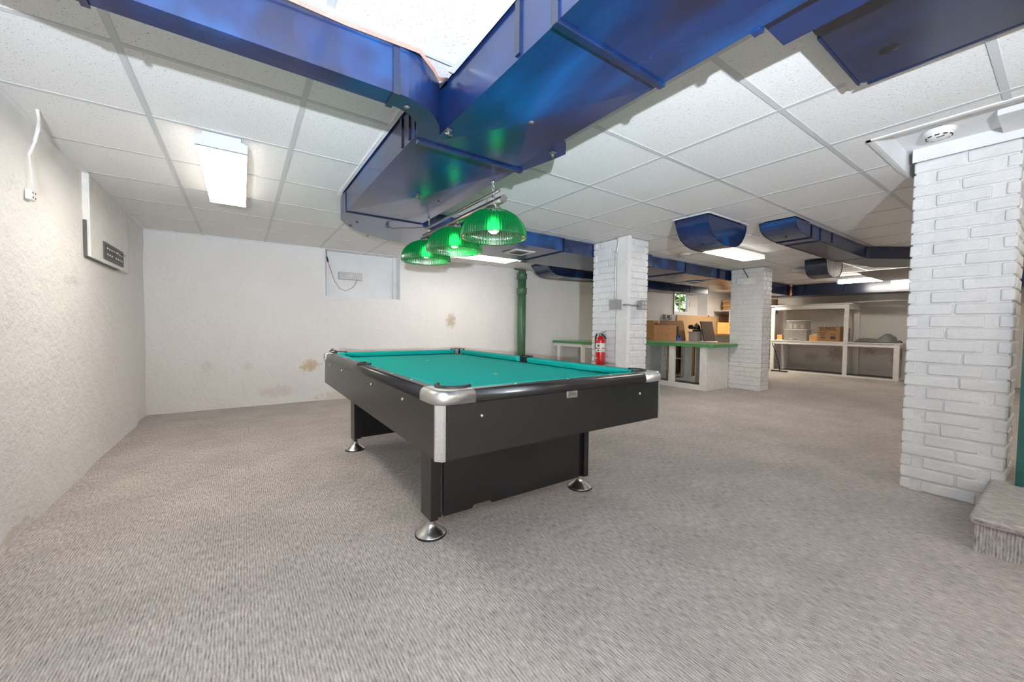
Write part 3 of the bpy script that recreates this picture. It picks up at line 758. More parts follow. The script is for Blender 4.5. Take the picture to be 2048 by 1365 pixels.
def pocket(cx, cy, a0, a1, r, name='pocket'):
    b = MB(); n = 18; rings = []
    for k in range(n+1):
        a = a0+(a1-a0)*k/n; c, s = cos(a), sin(a)
        rings.append([b.bm.verts.new((cx+rr*c, cy+rr*s, z)) for rr, z in ((r+.009,.779),(r+.008,.788),(r-.004,.789),(r-.006,.779),(r-.006,.7355),(r+.007,.7355))])
    for p, q in zip(rings, rings[1:]):
        for i in range(6):
            f = b.bm.faces.new((p[i], p[(i+1) % 6], q[(i+1) % 6], q[i])); f.smooth = True
    b.bm.faces.new(rings[0]); b.bm.faces.new(rings[-1])
    b.disc((cx,cy,.7362), r-.004, 24, m=1)
    return L_(b, name, [M['rubber'], M['black']])
pr_ = .066; pc = .122
for sx in (-1,1):
    for sy in (-1,1):
        th = math.atan2(sy, sx); pocket(sx*(OA-pc), sy*(OB-pc), th-1.75, th+1.75, pr_)
    pocket(sx*(OA-.066), 0, (0 if sx > 0 else pi)-1.75, (0 if sx > 0 else pi)+1.75, .052)
# loose strap end standing up at the far left pocket
b = MB(); b.tube([(-.635,1.15,.79),(-.62,1.165,.80),(-.60,1.17,.797),(-.575,1.165,.789)], .005, 6); b.tube([(-.625,1.15,.789),(-.62,1.15,.81),(-.605,1.155,.812)], .004, 6); L_(b, 'pocket_strap', M['rubber'])
# sights, bolts, plate, spots
b_s = []
def sight(x, y): 
    q = MB(); q.lathe([(.0001,.7792),(.0055,.7790),(.0065,.778)], (x,y,0), 12); L_(q, 'sight', M['pearl'])
for k in (-1,0,1):
    for s in (-1,1): sight(k*.30, s*(OB-.050))
for k in (-.82,-.55,-.275,.275,.55,.82):
    for s in (-1,1): sight(s*(OA-.050), k)
def bolt(p, n):
    q = MB(); p = Vector(p); n = Vector(n); q.tube([p, p+n*.003, p+n*.006, p+n*.0075], .006, 12, radii=[.0075,.0075,.006,.001]); L_(q, 'bolt', M['steel'])
for y in (-.83,-.32,.45,.91):
    bolt((-A,y,.695), (-1,0,0)); bolt((A,y,.695), (1,0,0))
for x in (-.49,.48):
    bolt((x,-B,.672), (0,-1,0)); bolt((x,B,.672), (0,1,0))
b = MB(); b.box(-.046, .020, -B-.004, -B, .697, .729, .0015); plate = L_(b, 'nameplate', M['steel'])
b = MB(); b.box(-.038, .012, -B-.0048, -B-.0038, .7035, .7225, m=0)
for k in range(3): b.box(-.026+k*.012, -.018+k*.012, -B-.0056, -B-.0046, .708, .719, m=1)
b.build('plate_relief', [M['nickel'], M['dark_grey']], plate, w=False)
for y in (-.53,.53):
    b = MB(); b.disc((0,y,ZB+.0006), .012, 16); L_(b, 'spot_marker', M['pearl'])
# base: two pedestals
for (yo, s) in ((-.797,1), (.865,-1)):
    b = MB()
    pts = [(-.455,.088),(-.30,.088),(-.285,.104),(-.19,.104),(-.175,.088),(.455,.088),(.455,.522),(-.455,.522)] if s > 0 else [(-.455,.088),(.455,.088),(.455,.522),(-.455,.522)]
    ya = yo+s*.012; b.prism(pts, min(ya, ya+s*.02), max(ya, ya+s*.02), 'y'); pd = L_(b, 'pedestal_panel', M['black_lam'])
    b = MB(); b.prism([(p[0]*.999, p[1]-.0015) if p[1] < .2 else (p[0], .12) for p in pts], min(ya+s*.001, ya+s*.019), max(ya+s*.001, ya+s*.019), 'y'); b.build('panel_edge', M['chip'], pd, w=False)
    for sx in (-1,1):
        b = MB()
        b.box(min(sx*.527,sx*.509), max(sx*.527,sx*.509), min(yo,yo+s*.122), max(yo,yo+s*.122), .085, .522)
        b.box(min(sx*.509,sx*.490), max(sx*.509,sx*.490), min(yo,yo+s*.02), max(yo,yo+s*.02), .085, .522)
        b.box(min(sx*.509,sx*.462), max(sx*.509,sx*.462), min(yo+s*.022,yo+s*.06), max(yo+s*.022,yo+s*.06), .085, .522)
        leg = L_(b, 'leg', M['black_lam'])
        fx, fy = sx*.506, yo+s*.050
        b = MB(); b.lathe([(.0001,.004),(.074,.004),(.075,.008),(.072,.012),(.055,.024),(.034,.040),(.024,.052),(.022,.060),(.022,.088)], (fx,fy,0), 36); b.build('leveling_foot', M['steel'], leg, w=False)
        b = MB(); b.lathe([(.076,.0),(.0765,.007),(.0745,.010)], (fx,fy,0), 36); b.disc((fx,fy,.0015), .075, 32); b.build('foot_pad', M['rubber'], leg, w=False)

# ------------------------------------------------------------------ billiard light
LX = 1.236
bl = thing('billiard_light', 'billiard light with three ribbed green dome shades hanging over the pool table', 'lamp', (LX,2.5,1.53))
b = MB(); b.cyl((LX,1.885,1.752), (LX,3.05,1.752), .0215, 24); b.build('bar', M['nickel'], bl)
b = MB()
for y0, y1 in ((1.878,1.888), (3.047,3.057)): b.cyl((LX,y0,1.752), (LX,y1,1.752), .0225, 24)
b.build('end_cap', M['nickel'], bl)
b = MB(); b.cyl((LX,1.93,1.812), (LX,3.03,1.812), .0095, 14); b.build('support_rod', M['nickel'], bl)
for y in (1.995, 2.965):
    b = MB(); b.cyl((LX,y,1.75), (LX,y,1.815), .007, 10)
    z = 1.82
    for k in range(4):
        ring = [Vector((LX+(.006*cos(a) if k % 2 else 0), y+(0 if k % 2 else .006*cos(a)), z+.009+.010*sin(a))) for a in frange(0, 2*pi, 12)]
        b.tube(ring, .0022, 6, caps=False); z += .0135
    b.lathe([(.013,1.878),(.011,1.872),(.004,1.866)], (LX,y,0), 14)
    b.build('hanging_chain', M['steel'], bl)
for y in (1.988, 2.506, 3.024):
    b = MB(); b.lathe([(.0001,1.735),(.034,1.734),(.043,1.729),(.046,1.716),(.047,1.708)], (LX,y,0), 32, ribs=16, ramp=.02); b.build('cap', M['steel'], bl)
    b = MB(); R = .193; zr, zt = 1.548, 1.712
    pf = []
    for k in range(15):
        a = .235+(pi/2-.235)*k/14; pf.append((R*sin(a), zr+.01+(zt-zr-.01)*(cos(a)/cos(.235))))
    pf += [(R+.001,zr+.006),(R,zr)]
    b.lathe(pf, (LX,y,0), 288, ribs=72, ramp=.028)
    sh_ = b.build('lamp_shade', M['shade'], bl)
    b = MB(); b.lathe([(R+.002,zr+.002),(R+.003,zr-.003),(R-.001,zr-.004),(R-.002,zr+.002)], (LX,y,0), 96); b.build('rim', M['shade'], sh_)
    b = MB(); b.lathe([(.0001,1.572),(.016,1.575),(.031,1.588),(.038,1.608),(.034,1.630),(.020,1.650),(.015,1.660)], (LX,y,0), 20); b.build('bulb', M['bulb'], bl)
    b = MB(); b.cyl((LX,y,1.655), (LX,y,1.705), .018, 16); b.build('lamp_socket', M['white_plastic'], bl)
b = MB(); b.tube([(1.02,3.36,1.872),(1.06,3.33,1.845),(1.12,3.28,1.85),(1.17,3.16,1.832),(1.205,3.06,1.825),(LX,3.0,1.815)], .0035, 6); b.build('power_cord', M['dark_grey'], bl)

# ------------------------------------------------------------------ left wall items
t = thing('access_panel', 'white boxed access panel on the left wall under the ceiling, with a black slotted vent', 'panel', (XL,4.4,1.75))
b = MB(); b.box(XL-.02, -.858, 3.87, 5.0, 1.475, 2.038, .003); b.build('box_cover', M['white_wood'], t)
b = MB(); b.box(-.8585, -.852, 3.868, 3.90, 1.472, 2.036); b.build('edge_trim', M['white_paint'], t)
b = MB(); b.box(-.860, -.849, 4.19, 4.76, 1.505, 1.635, .002, m=0)
b.box(-.851, -.8475, 4.21, 4.74, 1.52, 1.62, m=1)
for r in range(2):
    for k in range(8):
        if r == 0 and k == 3: continue
        b.box(-.8478, -.8465, 4.245+k*.061, 4.275+k*.061, 1.54+r*.045, 1.552+r*.045, m=2)
b.cyl((-.849,4.46,1.585), (-.825,4.46,1.585), .006, 8, m=3); b.cyl((-.849,4.70,1.60), (-.825,4.70,1.60), .008, 8, m=3)
b.build('slotted_vent', [M['dark_grey'], M['black'], M['white_plastic'], M['steel']], t)
b = MB(); b.box(XL-.01, -.867, 3.8615, 3.8675, 1.474, 1.72); b.box(XL-.01, -.869, 3.862, 4.72, 1.4705, 1.4748); b.box(XL-.01, -.8585, 5.001, 5.007, 1.475, 2.03, m=1)
b.build('edge_gap_shade', [M['dark_grey'], M['grey_steel']], t)  # dark strips: the shadow gap around the panel is put into their colour
t = thing('wall_outlet', 'small white outlet with a white cord on the left wall near the ceiling', 'outlet', (XL,3.03,1.66))
b = MB(); b.box(XL, -.862, 3.0, 3.062, 1.635, 1.685, .004); b.build('outlet_body', M['white_plastic'], t)
b = MB()
for y in (3.017,3.045):
    for z in (1.648,1.672): b.cyl((-.863,y,z), (-.8605,y,z), .005, 10)
b.build('socket_hole', M['dark_grey'], t)
b = MB(); b.tube([(-.866,3.03,1.683),(-.868,3.025,1.77),(-.866,3.0,1.85),(-.85,3.02,1.93)], .0035, 8); b.tube([(-.866,3.0,1.85),(-.85,3.02,1.93),(-.83,3.0,1.99),(-.81,2.93,2.025),(-.80,2.88,2.04)], .006, 8); b.tube([(-.85,3.02,1.93),(-.845,3.03,1.98),(-.83,3.01,2.03)], .008, 8); b.build('cord', M['white_plastic'], t)

# ------------------------------------------------------------------ far wall items
t = thing('wall_speaker', 'grey speaker with an orange wire mounted in the white wall recess', 'speaker', (1.26,5.9,1.72))
b = MB(); b.box(1.115, 1.425, 5.855, 5.938, 1.665, 1.765, .006); b.build('speaker_body', M['speaker_white'], t)
b = MB(); b.box(1.255, 1.29, 5.853, 5.8555, 1.712, 1.718); b.build('badge', M['white_plastic'], t)
b = MB(); b.tube([(.955,5.86,2.04),(.96,5.86,1.93),(1.0,5.86,1.80),(1.05,5.86,1.64),(1.12,5.86,1.53),(1.2,5.86,1.50),(1.29,5.865,1.55),(1.34,5.87,1.62),(1.355,5.88,1.668)], .004, 6)
b.tube([(.958,5.855,1.95),(.975,5.855,1.885)], .010, 6, m=1); b.build('speaker_wire', [M['orange_wire'], M['black']], t)
t = thing('drain_pipe', 'green painted vertical drain pipe in front of the far wall', 'pipe', (4.045,5.60,0))
b = MB(); b.cyl((4.045,5.545,0), (4.045,5.545,1.97), .072, 24); b.build('pipe_run', M['green_pipe'], t)
for z0, z1 in ((1.60,1.70), (1.86,1.95)):
    b = MB(); b.lathe([(.073,z0-.006),(.090,z0),(.092,z0+.012),(.086,z0+.02),(.086,z1-.02),(.092,z1-.012),(.090,z1),(.073,z1+.006)], (4.045,5.545,0), 24); b.build('coupling', M['green_pipe'], t)
b = MB(); b.tube([(4.045,5.545,1.94),(4.04,5.547,1.985),(4.0,5.55,2.015),(3.93,5.55,2.022),(3.88,5.55,2.022)], .074, 20, radii=[.074,.078,.014,.012,.012]); b.build('pipe_elbow', M['green_pipe'], t)

# ------------------------------------------------------------------ things on the column with the extinguisher
t = thing('corner_board', 'white painted board post fixed up the corner of the extinguisher column', 'post', (3.51,2.88,0))
b = MB(); b.box(3.488, 3.522, 2.815, 2.965, 0, 2.036, .003); b.build('board', M['white_wood'], t)
b = MB(); b.box(3.486, 3.535, 2.805, 2.816, 0, 2.036); b.build('side_board', M['white_paint'], t)
t = thing('electrical_box', 'grey junction box fed by a thin white cable on the column with the extinguisher', 'electrical box', (3.48,2.93,1.28))
b = MB(); b.box(3.430, 3.4868, 2.885, 2.995, 1.225, 1.335, .004); b.build('box_body', M['grey_steel'], t)
b = MB(); b.box(3.424, 3.431, 2.882, 2.998, 1.222, 1.338, .002); b.build('cover_plate', M['grey_steel'], t)
b = MB(); b.tube([(3.478,2.972,1.33),(3.480,2.975,1.6),(3.478,2.972,1.85),(3.480,2.94,1.97),(3.482,2.90,2.035)], .005, 8); b.build('cable', M['white_plastic'], t)
t = thing('electrical_box', 'grey outlet box with four sockets on the column with the extinguisher', 'electrical box', (3.78,2.83,1.28))
b = MB(); b.box(3.715, 3.825, 2.800, 2.860, 1.230, 1.335, .004); b.build('box_body', M['grey_steel'], t)
b = MB(); b.box(3.712, 3.828, 2.794, 2.801, 1.227, 1.338, .002); b.build('cover_plate', M['grey_steel'], t)
b = MB()
for x in (3.745,3.795):
    for z in (1.258,1.308): b.lathe([(.018,2.7925),(.0001,2.792)], (x,0,z), 16, axis='y')
b.build('socket_face', M['speaker_white'], t)
b = MB(); b.tube([(3.488,2.86,1.275),(3.47,2.80,1.275),(3.51,2.79,1.275),(3.6,2.835,1.275),(3.715,2.835,1.275)], .009, 8); b.build('conduit', M['grey_steel'], t)

fe = thing('fire_extinguisher', 'red fire extinguisher hanging on the left face of the white brick column', 'fire extinguisher', (3.455,3.155,.58))
ex, ey = 3.452, 3.155; r = .056
b = MB(); b.lathe([(.0001,.585),(.048,.585),(.055,.590),(r,.60),(r,.865),(.052,.885),(.038,.902),(.022,.912),(.020,.925),(.0001,.926)], (ex,ey,0), 32); b.build('cylinder', M['red'], fe)
b = MB(); b.lathe([(r+.0006,.737),(r+.0006,.775)], (ex,ey,0), 40); b.lathe([(r+.0006,.785),(r+.0006,.84)], (ex,ey,0), 40)
b.build('paper_label', M['cream'], fe)
b = MB()
for z, s in ((.812,.014), (.757,.011)): b.obox((ex-r*.93-.003, ey-.018, z), (0,1,0), (0,0,1), (1,0,0), s, s*.8, .001)
b.build('label_print', M['ink'], fe)
b = MB(); b.faces([(ex-r-.002, ey+.026, .672), (ex-r-.003, ey-.014, .664), (ex-r-.002, ey+.026, .656)], [(0,1,2)]); b.build('label_arrow', M['cream'], fe)
b = MB(); b.cyl((ex,ey,.920), (ex,ey,.948), .014, 14); b.box(ex-.012, ex+.012, ey-.016, ey+.016, .938, .956, .002); b.cyl((ex-.014,ey+.01,.945),(ex-.03,ey+.012,.945), .013, 14); b.build('valve', M['steel'], fe)
b = MB(); b.tube([(ex,ey-.01,.955),(ex,ey-.05,.972),(ex,ey-.085,.978)], .007, 8); b.build('lever', M['steel'], fe)
b = MB(); b.tube([(ex,ey-.012,.945),(ex,ey-.05,.925),(ex,ey-.085,.893)], .007, 8); b.build('handle', M['black'], fe)
b = MB(); b.tube([(ex-.004,ey+.016,.947),(ex-.01,ey+.045,.945),(ex-.012,ey+.066,.91),(ex-.01,ey+.068,.84),(ex-.008,ey+.062,.77)], .009, 10); b.build('hose', M['black'], fe)
b = MB(); b.box(ex+.045, 3.525, ey-.02, ey+.02, .6, .95); b.build('wall_bracket', M['steel'], fe)

# ------------------------------------------------------------------ green-topped counters
t = thing('counter', 'long counter with a green top and white legs, ending at a brick column', 'counter', (6.55,4.3,0))
zt = .772
BACKL = ((3.86,4.0), (4.10,4.22), (4.64,4.72), (5.0,5.15))
b = MB(); b.prism([(6.17,3.26),(6.945,3.26),(6.945,3.41),(7.30,3.41),(7.30,5.2),(6.17,5.2)], zt-.003, zt, m=0); b.prism([(6.165,3.255),(6.945,3.255),(6.945,3.41),(7.30,3.41),(7.30,5.2),(6.165,5.2)], zt-.055, zt-.003, m=1); b.build('countertop', [M['green_top'], M['green_edge']], t)
for y0, y1 in ((3.41,3.50), (3.96,4.07), (4.72,4.83)):
    b = MB(); b.box(6.21, 6.25, y0, y1, 0, zt-.056); b.build('leg', M['white_wood'], t)
b = MB(); b.box(6.21, 6.25, 3.50, 3.96, 0, .085); b.box(6.21, 6.25, 4.07, 4.72, 0, .085); b.box(6.21, 6.25, 4.83, 5.2, 0, .085); b.build('bottom_rail', M['white_wood'], t)
b = MB(); b.box(6.23, 6.945, 3.40, 3.42, 0, zt-.056); b.build('end_panel', M['white_wood'], t)
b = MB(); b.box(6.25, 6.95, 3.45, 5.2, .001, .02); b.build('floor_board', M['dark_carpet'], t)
for y0, y1 in BACKL:
    b = MB(); b.box(6.95, 6.99, y0, y1, .021, zt-.056); b.build('leg', M['white_wood'], t)
b = MB(); b.box(6.965, 6.985, 4.72, 5.0, .021, zt-.06); b.build('back_panel', M['speaker_white'], t)
t = thing('counter', 'short counter with a green top against the far wall, left of the extinguisher column', 'counter', (5.2,5.0,0))
b = MB(); b.box(4.88, 5.62, 4.25, 5.67, zt-.003, zt, m=0); b.box(4.875, 5.62, 4.245, 5.67, zt-.042, zt-.003, m=1); b.build('countertop', [M['green_top'], M['green_edge']], t)
b = MB(); b.box(4.91, 4.95, 4.3, 5.66, zt-.10, zt-.043); b.build('apron', M['white_wood'], t)
for y0, y1 in ((5.50,5.58), (4.85,4.95), (4.3,4.38)):
    b = MB(); b.box(4.915, 4.955, y0, y1, 0, zt-.043); b.build('leg', M['white_wood'], t)
    b = MB(); b.box(5.53, 5.57, y0, y1, 0, zt-.043); b.build('leg', M['white_wood'], t)
b = MB(); b.box(5.0, 5.52, 5.62, 5.66, .02, zt-.05); b.build('back_panel', M['plaster_plain'], t)

# wooden open cabinet seen under the counter
t = thing('shelf_cabinet', 'brown chipboard cabinet with white-edged shelves under the green counter', 'cabinet', (7.7,4.8,0))
b = MB(); b.box(7.55, 8.0, 4.62, 4.65, 0, .74); b.box(7.55, 8.0, 4.96, 4.99, 0, .74); b.box(7.97, 8.0, 4.62, 4.99, 0, .74); b.build('carcass', M['chipboard'], t)
for z in (.02, .38, .71):
    b = MB(); b.box(7.55, 7.97, 4.651, 4.959, z, z+.018); b.build('shelf', M['white_wood'], t)
b = MB(); b.box(7.535, 7.5495, 4.60, 4.655, 0, .74); b.box(7.535, 7.5495, 4.955, 4.99, 0, .74); b.build('edge_strip', M['white_wood'], t)

# ------------------------------------------------------------------ desk area behind the counter
t = thing('desk_hutch', 'oak laminate desk hutch with a rounded chipboard side on the desk behind the green counter', 'hutch', (7.9,5.3,.72))
b = MB(); b.box(7.33, 8.17, 5.18, 5.20, .72, 1.09); b.build('front_panel', M['wood_oak'], t)
b = MB(); b.box(7.33, 7.95, 5.5, 5.52, .72, 1.20); b.build('back_panel', M['wood_oak'], t)
b = MB(); b.box(7.33, 7.36, 5.2, 5.5, .72, 1.19); b.build('side_panel', M['wood_oak'], t)
b = MB(); b.prism([(7.85,1.08),(7.95,1.20),(8.76,1.215),(8.83,1.19),(8.86,1.12),(8.97,.72),(8.62,.72),(8.60,1.08)], 5.42, 5.44, 'y'); b.build('side_panel', M['chipboard'], t)
b = MB(); b.box(8.17, 8.62, 5.40, 5.41, .72, 1.06); b.build('cubby_back', M['dark_wood'], t)
t = thing('work_table', 'white desk table standing behind the green counter, carrying the hutch', 'table', (8.9,5.3,0))
b = MB(); b.box(7.32, 9.7, 5.02, 5.62, .685, .718); b.build('table_top', M['white_wood'], t)
for x in (7.42,9.6):
    for y in (5.07,5.55):
        b = MB(); b.box(x-.03, x+.03, y-.03, y+.03, 0, .685); b.build('leg', M['white_wood'], t)
b = MB(); b.prism([(8.24,.72),(8.42,.72),(8.40,.86),(8.34,.79),(8.27,.87)], 5.21, 5.25, 'y'); tag(b.build('plastic_bag', M['blue_item']), 'small blue bag in the open cubby of the desk hutch', 'bag')
b = MB(); b.box(8.36, 8.44, 5.26, 5.36, .72, .80); tag(b.build('paper_packet', M['cream']), 'small pale packet beside the blue bag in the hutch cubby', 'packet')
t = thing('cabinet_door', 'dark stained panelled cabinet door leaning behind the green counter', 'door', (9.3,5.2,.70))
ax = Vector((1,0,0)); up_ = Vector((-.27,.05,.95)).normalized(); ny = ax.cross(up_).normalized(); ax2 = up_.cross(ny).normalized()
c0 = Vector((9.30,5.06,.959))
b = MB(); b.obox(c0, ax, up_, ny, .26, .25, .012); b.build('door_slab', M['dark_wood'], t)
b = MB()
for s in (-1,1):
    b.obox(c0-ny*.014+ax*(s*.15), ax, up_, ny, .008, .15, .004); b.obox(c0-ny*.014+up_*(s*.15), ax, up_, ny, .15, .008, .004)
b.build('panel_moulding', M['dark_grey'], t)
b = MB(); b.box(8.95, 9.22, 5.16, 5.34, .719, .93); b.box(8.93, 9.24, 5.14, 5.36, .93, .95); tag(b.build('storage_box', M['speaker_white']), 'pale grey box under the black tool, left of the leaning dark door', 'box')
t = thing('power_tool', 'black power tool lying on the pale grey box behind the counter', 'tool', (9.1,5.25,.95))
b = MB(); b.tube([(8.84,5.25,1.06),(8.96,5.25,1.06),(9.12,5.25,1.05)], .05, 12, radii=[.05,.055,.045]); b.build('tool_body', M['black'], t)
b = MB(); b.tube([(9.06,5.25,1.06),(9.14,5.25,1.12),(9.22,5.25,1.06),(9.24,5.25,.99)], .04, 10); b.build('grip', M['black'], t)
b = MB(); b.box(9.06, 9.24, 5.19, 5.31, .951, 1.0); b.build('battery', M['black'], t)
b = MB(); b.lathe([(.058,-.01),(.058,.01)], (8.92,5.25,1.06), 16, axis='x'); b.build('collar', M['steel'], t)
t = thing('backboard', 'pale particle board panel standing against the wall below the small window', 'board', (9.9,5.67,.7))
b = MB(); b.box(8.95, 11.0, 5.655, 5.675, .72, 1.365); b.build('board', M['plywood'], t)
b = MB(); b.cyl((10.40,5.64,1.365), (10.40,5.66,1.365), .018, 10); b.build('knob', M['black'], t)
t = thing('storage_desk', 'orange oak board desk end in the corner, right of the leaning dark door', 'desk', (11.0,5.2,0))
b = MB(); b.box(10.02, 11.3, 5.20, 5.23, .90, 1.19); b.build('back_panel', M['wood_orange'], t)
b = MB(); b.box(9.85, 11.3, 4.75, 5.23, .86, .90); b.build('desk_top', M['wood_orange'], t)
b = MB(); b.box(9.9, 11.3, 5.20, 5.23, 0, .86); b.box(9.88, 9.92, 4.8, 5.23, 0, .86); b.build('modesty_panel', M['grey_steel'], t)
b = MB(); b.box(9.9, 10.2, 4.9, 5.05, .901, .906); tag(b.build('paper_sheet', M['white_plastic']), 'white sheet of paper on the orange oak desk top', 'paper')
t = thing('electrical_box', 'dark grey electrical switch box on the wall below the left side of the window', 'electrical box', (8.6,5.65,1.3))
b = MB(); b.box(8.38, 8.60, 5.60, 5.69, 1.25, 1.36, .004, m=0); b.box(8.62, 8.76, 5.60, 5.69, 1.24, 1.36, .004, m=0); b.box(8.44, 8.54, 5.592, 5.60, 1.27, 1.34, m=1); b.build('box_body', [M['grey_steel'], M['black']], t)
b = MB(); b.tube([(8.80,5.67,1.36),(8.80,5.67,2.03)], .012, 8); b.build('conduit', M['dark_grey'], t)
t = thing('shelf_unit', 'white shelf unit in the far corner behind the counter column, holding folded cardboard', 'shelf', (11.3,5.5,0))
b = MB(); b.box(10.72, 11.65, 5.25, 5.66, 1.50, 1.525); b.build('shelf', M['white_wood'], t)
b = MB(); b.box(10.74, 11.65, 5.255, 5.275, 1.43, 1.50); b.build('apron', M['white_wood'], t)
for x in (10.80,11.55):
    b = MB(); b.box(x, x+.07, 5.26, 5.31, 0, 1.50); b.build('leg', M['white_wood'], t)
b = MB(); b.box(10.95, 11.5, 5.60, 5.64, .95, 1.42); b.build('back_panel', M['chipboard'], t)
for k in range(5):
    b = MB(); q = .03*(k % 2); b.box(11.02+q, 11.55+q, 5.3, 5.6, 1.526+k*.058, 1.526+k*.058+.054, .004)
    tag(b.build('folded_cardboard', M['wood_orange'] if k % 2 else M['plywood']), ['lowest','second lowest','middle','second highest','topmost'][k]+' flat cardboard piece stacked on the white corner shelf', 'cardboard', 'folded cardboard stack')

# ------------------------------------------------------------------ storage bench at the right
sx0, sx1 = 10.80, 11.62; zm = .765; ztop = 1.59
t = thing('storage_rack', 'white wooden storage rack with two shelf levels along the right wall', 'rack', (11.2,3.1,0))
b = MB(); b.box(sx0, sx0+.05, 2.785, 2.86, 0, ztop-.004); b.build('post', M['white_wood'], t)
b = MB(); b.box(sx0, sx0+.05, 4.205, 4.285, 0, ztop-.03); b.build('post', M['white_wood'], t)
b = MB(); b.box(sx0, sx0+.05, 1.965, 2.05, 0, zm-.02); b.build('post', M['white_wood'], t)
for y0 in (1.96, 4.19):
    b = MB(); b.box(sx1-.05, sx1, y0, y0+.1, 0, zm-.02); b.build('post', M['white_wood'], t)
b = MB(); b.box(sx1-.05, sx1, 2.78, 2.88, 0, ztop-.03); b.build('post', M['white_wood'], t)
b = MB(); b.box(sx0-.03, sx1+.03, 2.72, 4.32, ztop-.002, ztop+.02); b.build('top_shelf', M['white_wood'], t)
b = MB(); b.box(sx0+.002, sx0+.04, 2.86, 4.205, ztop-.092, ztop-.004); b.box(sx0+.05, sx1-.05, 2.79, 2.82, ztop-.10, ztop-.004); b.build('apron', M['white_wood'], t)
b = MB(); b.box(sx0-.015, sx1+.02, 1.93, 4.3, zm-.02, zm, m=0); b.build('middle_shelf', M['white_wood'], t)
b = MB(); b.box(sx0+.002, sx0+.04, 2.86, 4.205, zm-.088, zm-.021); b.box(sx0+.014, sx0+.04, 2.05, 2.785, zm-.075, zm-.021); b.box(sx0+.002, sx0+.04, 2.05, 2.785, zm-.09, zm-.075); b.box(sx0+.05, sx1-.05, 1.965, 2.0, zm-.1, zm-.021); b.build('apron', M['white_wood'], t)
b = MB(); b.box(sx0, sx0+.045, 2.05, 2.785, 0, .04); b.box(sx0, sx0+.045, 2.86, 4.205, 0, .04); b.box(sx0+.05, sx1-.05, 1.97, 2.02, 0, .045); b.build('bottom_rail', M['white_wood'], t)
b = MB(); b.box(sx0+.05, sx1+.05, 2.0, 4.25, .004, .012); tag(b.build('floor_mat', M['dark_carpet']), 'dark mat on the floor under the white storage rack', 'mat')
b = MB(); b.box(sx1+.035, sx1+.06, 2.06, 2.86, .18, .72); b.box(sx1+.035, sx1+.06, 2.9, 4.2, .14, .72); b.box(sx1+.035, sx1+.06, 3.2, 4.2, .78, 1.52)
struct(b.build('baseboard_right', M['plaster_plain']))
# items on the rack
t = thing('moving_box', 'brown cardboard moving box with printed lettering on the white rack', 'box', (11.0,3.13,zm))
b = MB(); b.box(10.86, 11.25, 2.94, 3.345, zm+.001, zm+.335, .003); b.build('carton', M['card'], t)
b = MB(); b.box(10.865, 11.245, 3.13, 3.15, zm+.335, zm+.338); b.build('tape', M['wood_orange'], t)
R_ = Matrix.Rotation(-pi/2, 4, 'Z') @ Matrix.Rotation(pi/2, 4, 'X')
def on_face(y, z): return Matrix.Translation(Vector((10.8585,y,z))-Vector((11.0,3.13,zm))) @ R_
text_mesh('U-HAUL', .075, 'printed_lettering', M['ink'], t, on_face(3.15, zm+.283))
text_mesh('SMALL BOX', .030, 'printed_lettering', M['ink'], t, on_face(3.245, zm+.195))
b = MB()
for z in (zm+.243, zm+.318): b.box(10.857, 10.859, 3.01, 3.29, z-.003, z+.003)
for y in (3.01, 3.29): b.box(10.857, 10.859, y-.003, y+.003, zm+.243, zm+.318)
for y, z, w_, h_ in ((3.25,zm+.16,.05,.010),(3.25,zm+.14,.045,.008),(3.24,zm+.09,.05,.022),(3.24,zm+.05,.05,.01),(3.06,zm+.085,.045,.06),(3.035,zm+.15,.018,.018),(3.085,zm+.165,.014,.014)): b.box(10.857, 10.859, y-w_, y+w_, z-h_/2, z+h_/2)
b.build('printed_frame', M['ink'], t)
def bin_(label, y0, y1, z0, z1, x0):
    t = thing('drawer_bin', label, 'bin', (x0+.15,(y0+y1)/2,z0), group=None)
    b = MB()
    b.box(x0, x0+.34, y0, y1, z1-.012, z1, .004); b.box(x0, x0+.34, y0, y1, z0, z0+.01); b.box(x0, x0+.34, y0, y0+.008, z0, z1); b.box(x0, x0+.34, y1-.008, y1, z0, z1); b.box(x0+.332, x0+.34, y0, y1, z0, z1)
    b.build('bin_shell', M['clear'], t)
    b = MB(); b.box(x0-.006, x0-.001, y0+.015, y1-.015, z0+.012, z1-.02); b.box(x0-.02, x0-.006, (y0+y1)/2-.06, (y0+y1)/2+.06, z1-.035, z1-.022, .003); b.build('drawer', M['clear'], t)
    b = MB(); b.box(x0-.008, x0+.34, y0-.004, y1+.004, z1-.010, z1+.004, .003); b.build('rim', M['white_plastic'], t)
bin_('larger clear plastic drawer bin standing on the white rack', 3.55, 4.03, zm+.001, zm+.262, 10.87)
bin_('smaller clear plastic drawer bin stacked on the larger one', 3.60, 3.98, zm+.268, zm+.475, 10.89)
for (y, z, s, m_, nm, lb) in ((3.90,.01,.04,'cream','soap_bar','pale bar lying at left in the larger clear bin'), (3.72,.01,.05,'speaker_white','paper_stack','low grey bundle in the larger clear bin'), (3.62,.01,.035,'cream','tape_roll','small pale roll at right in the larger clear bin')):
    b = MB(); b.box(10.92, 11.0, y-s, y+s, zm+.012, zm+.012+s*.9, .006); tag(b.build(nm, M[m_]), lb, 'supply')
for (y, h_, m_, nm, lb) in ((3.91,.13,'cream','paper_packet','white packet at left in the smaller clear bin'), (3.82,.12,'cream','paper_packet','white packet in the middle of the smaller clear bin'), (3.68,.09,'wood_orange','yarn_ball','orange bundle at right in the smaller clear bin')):
    b = MB(); b.box(10.94, 11.02, y-.035, y+.035, zm+.282, zm+.282+h_, .012); tag(b.build(nm, M[m_]), lb, 'supply')
t = thing('gift_box', 'small white and orange box between the clear bin and the moving box', 'box', (10.98,3.43,zm))
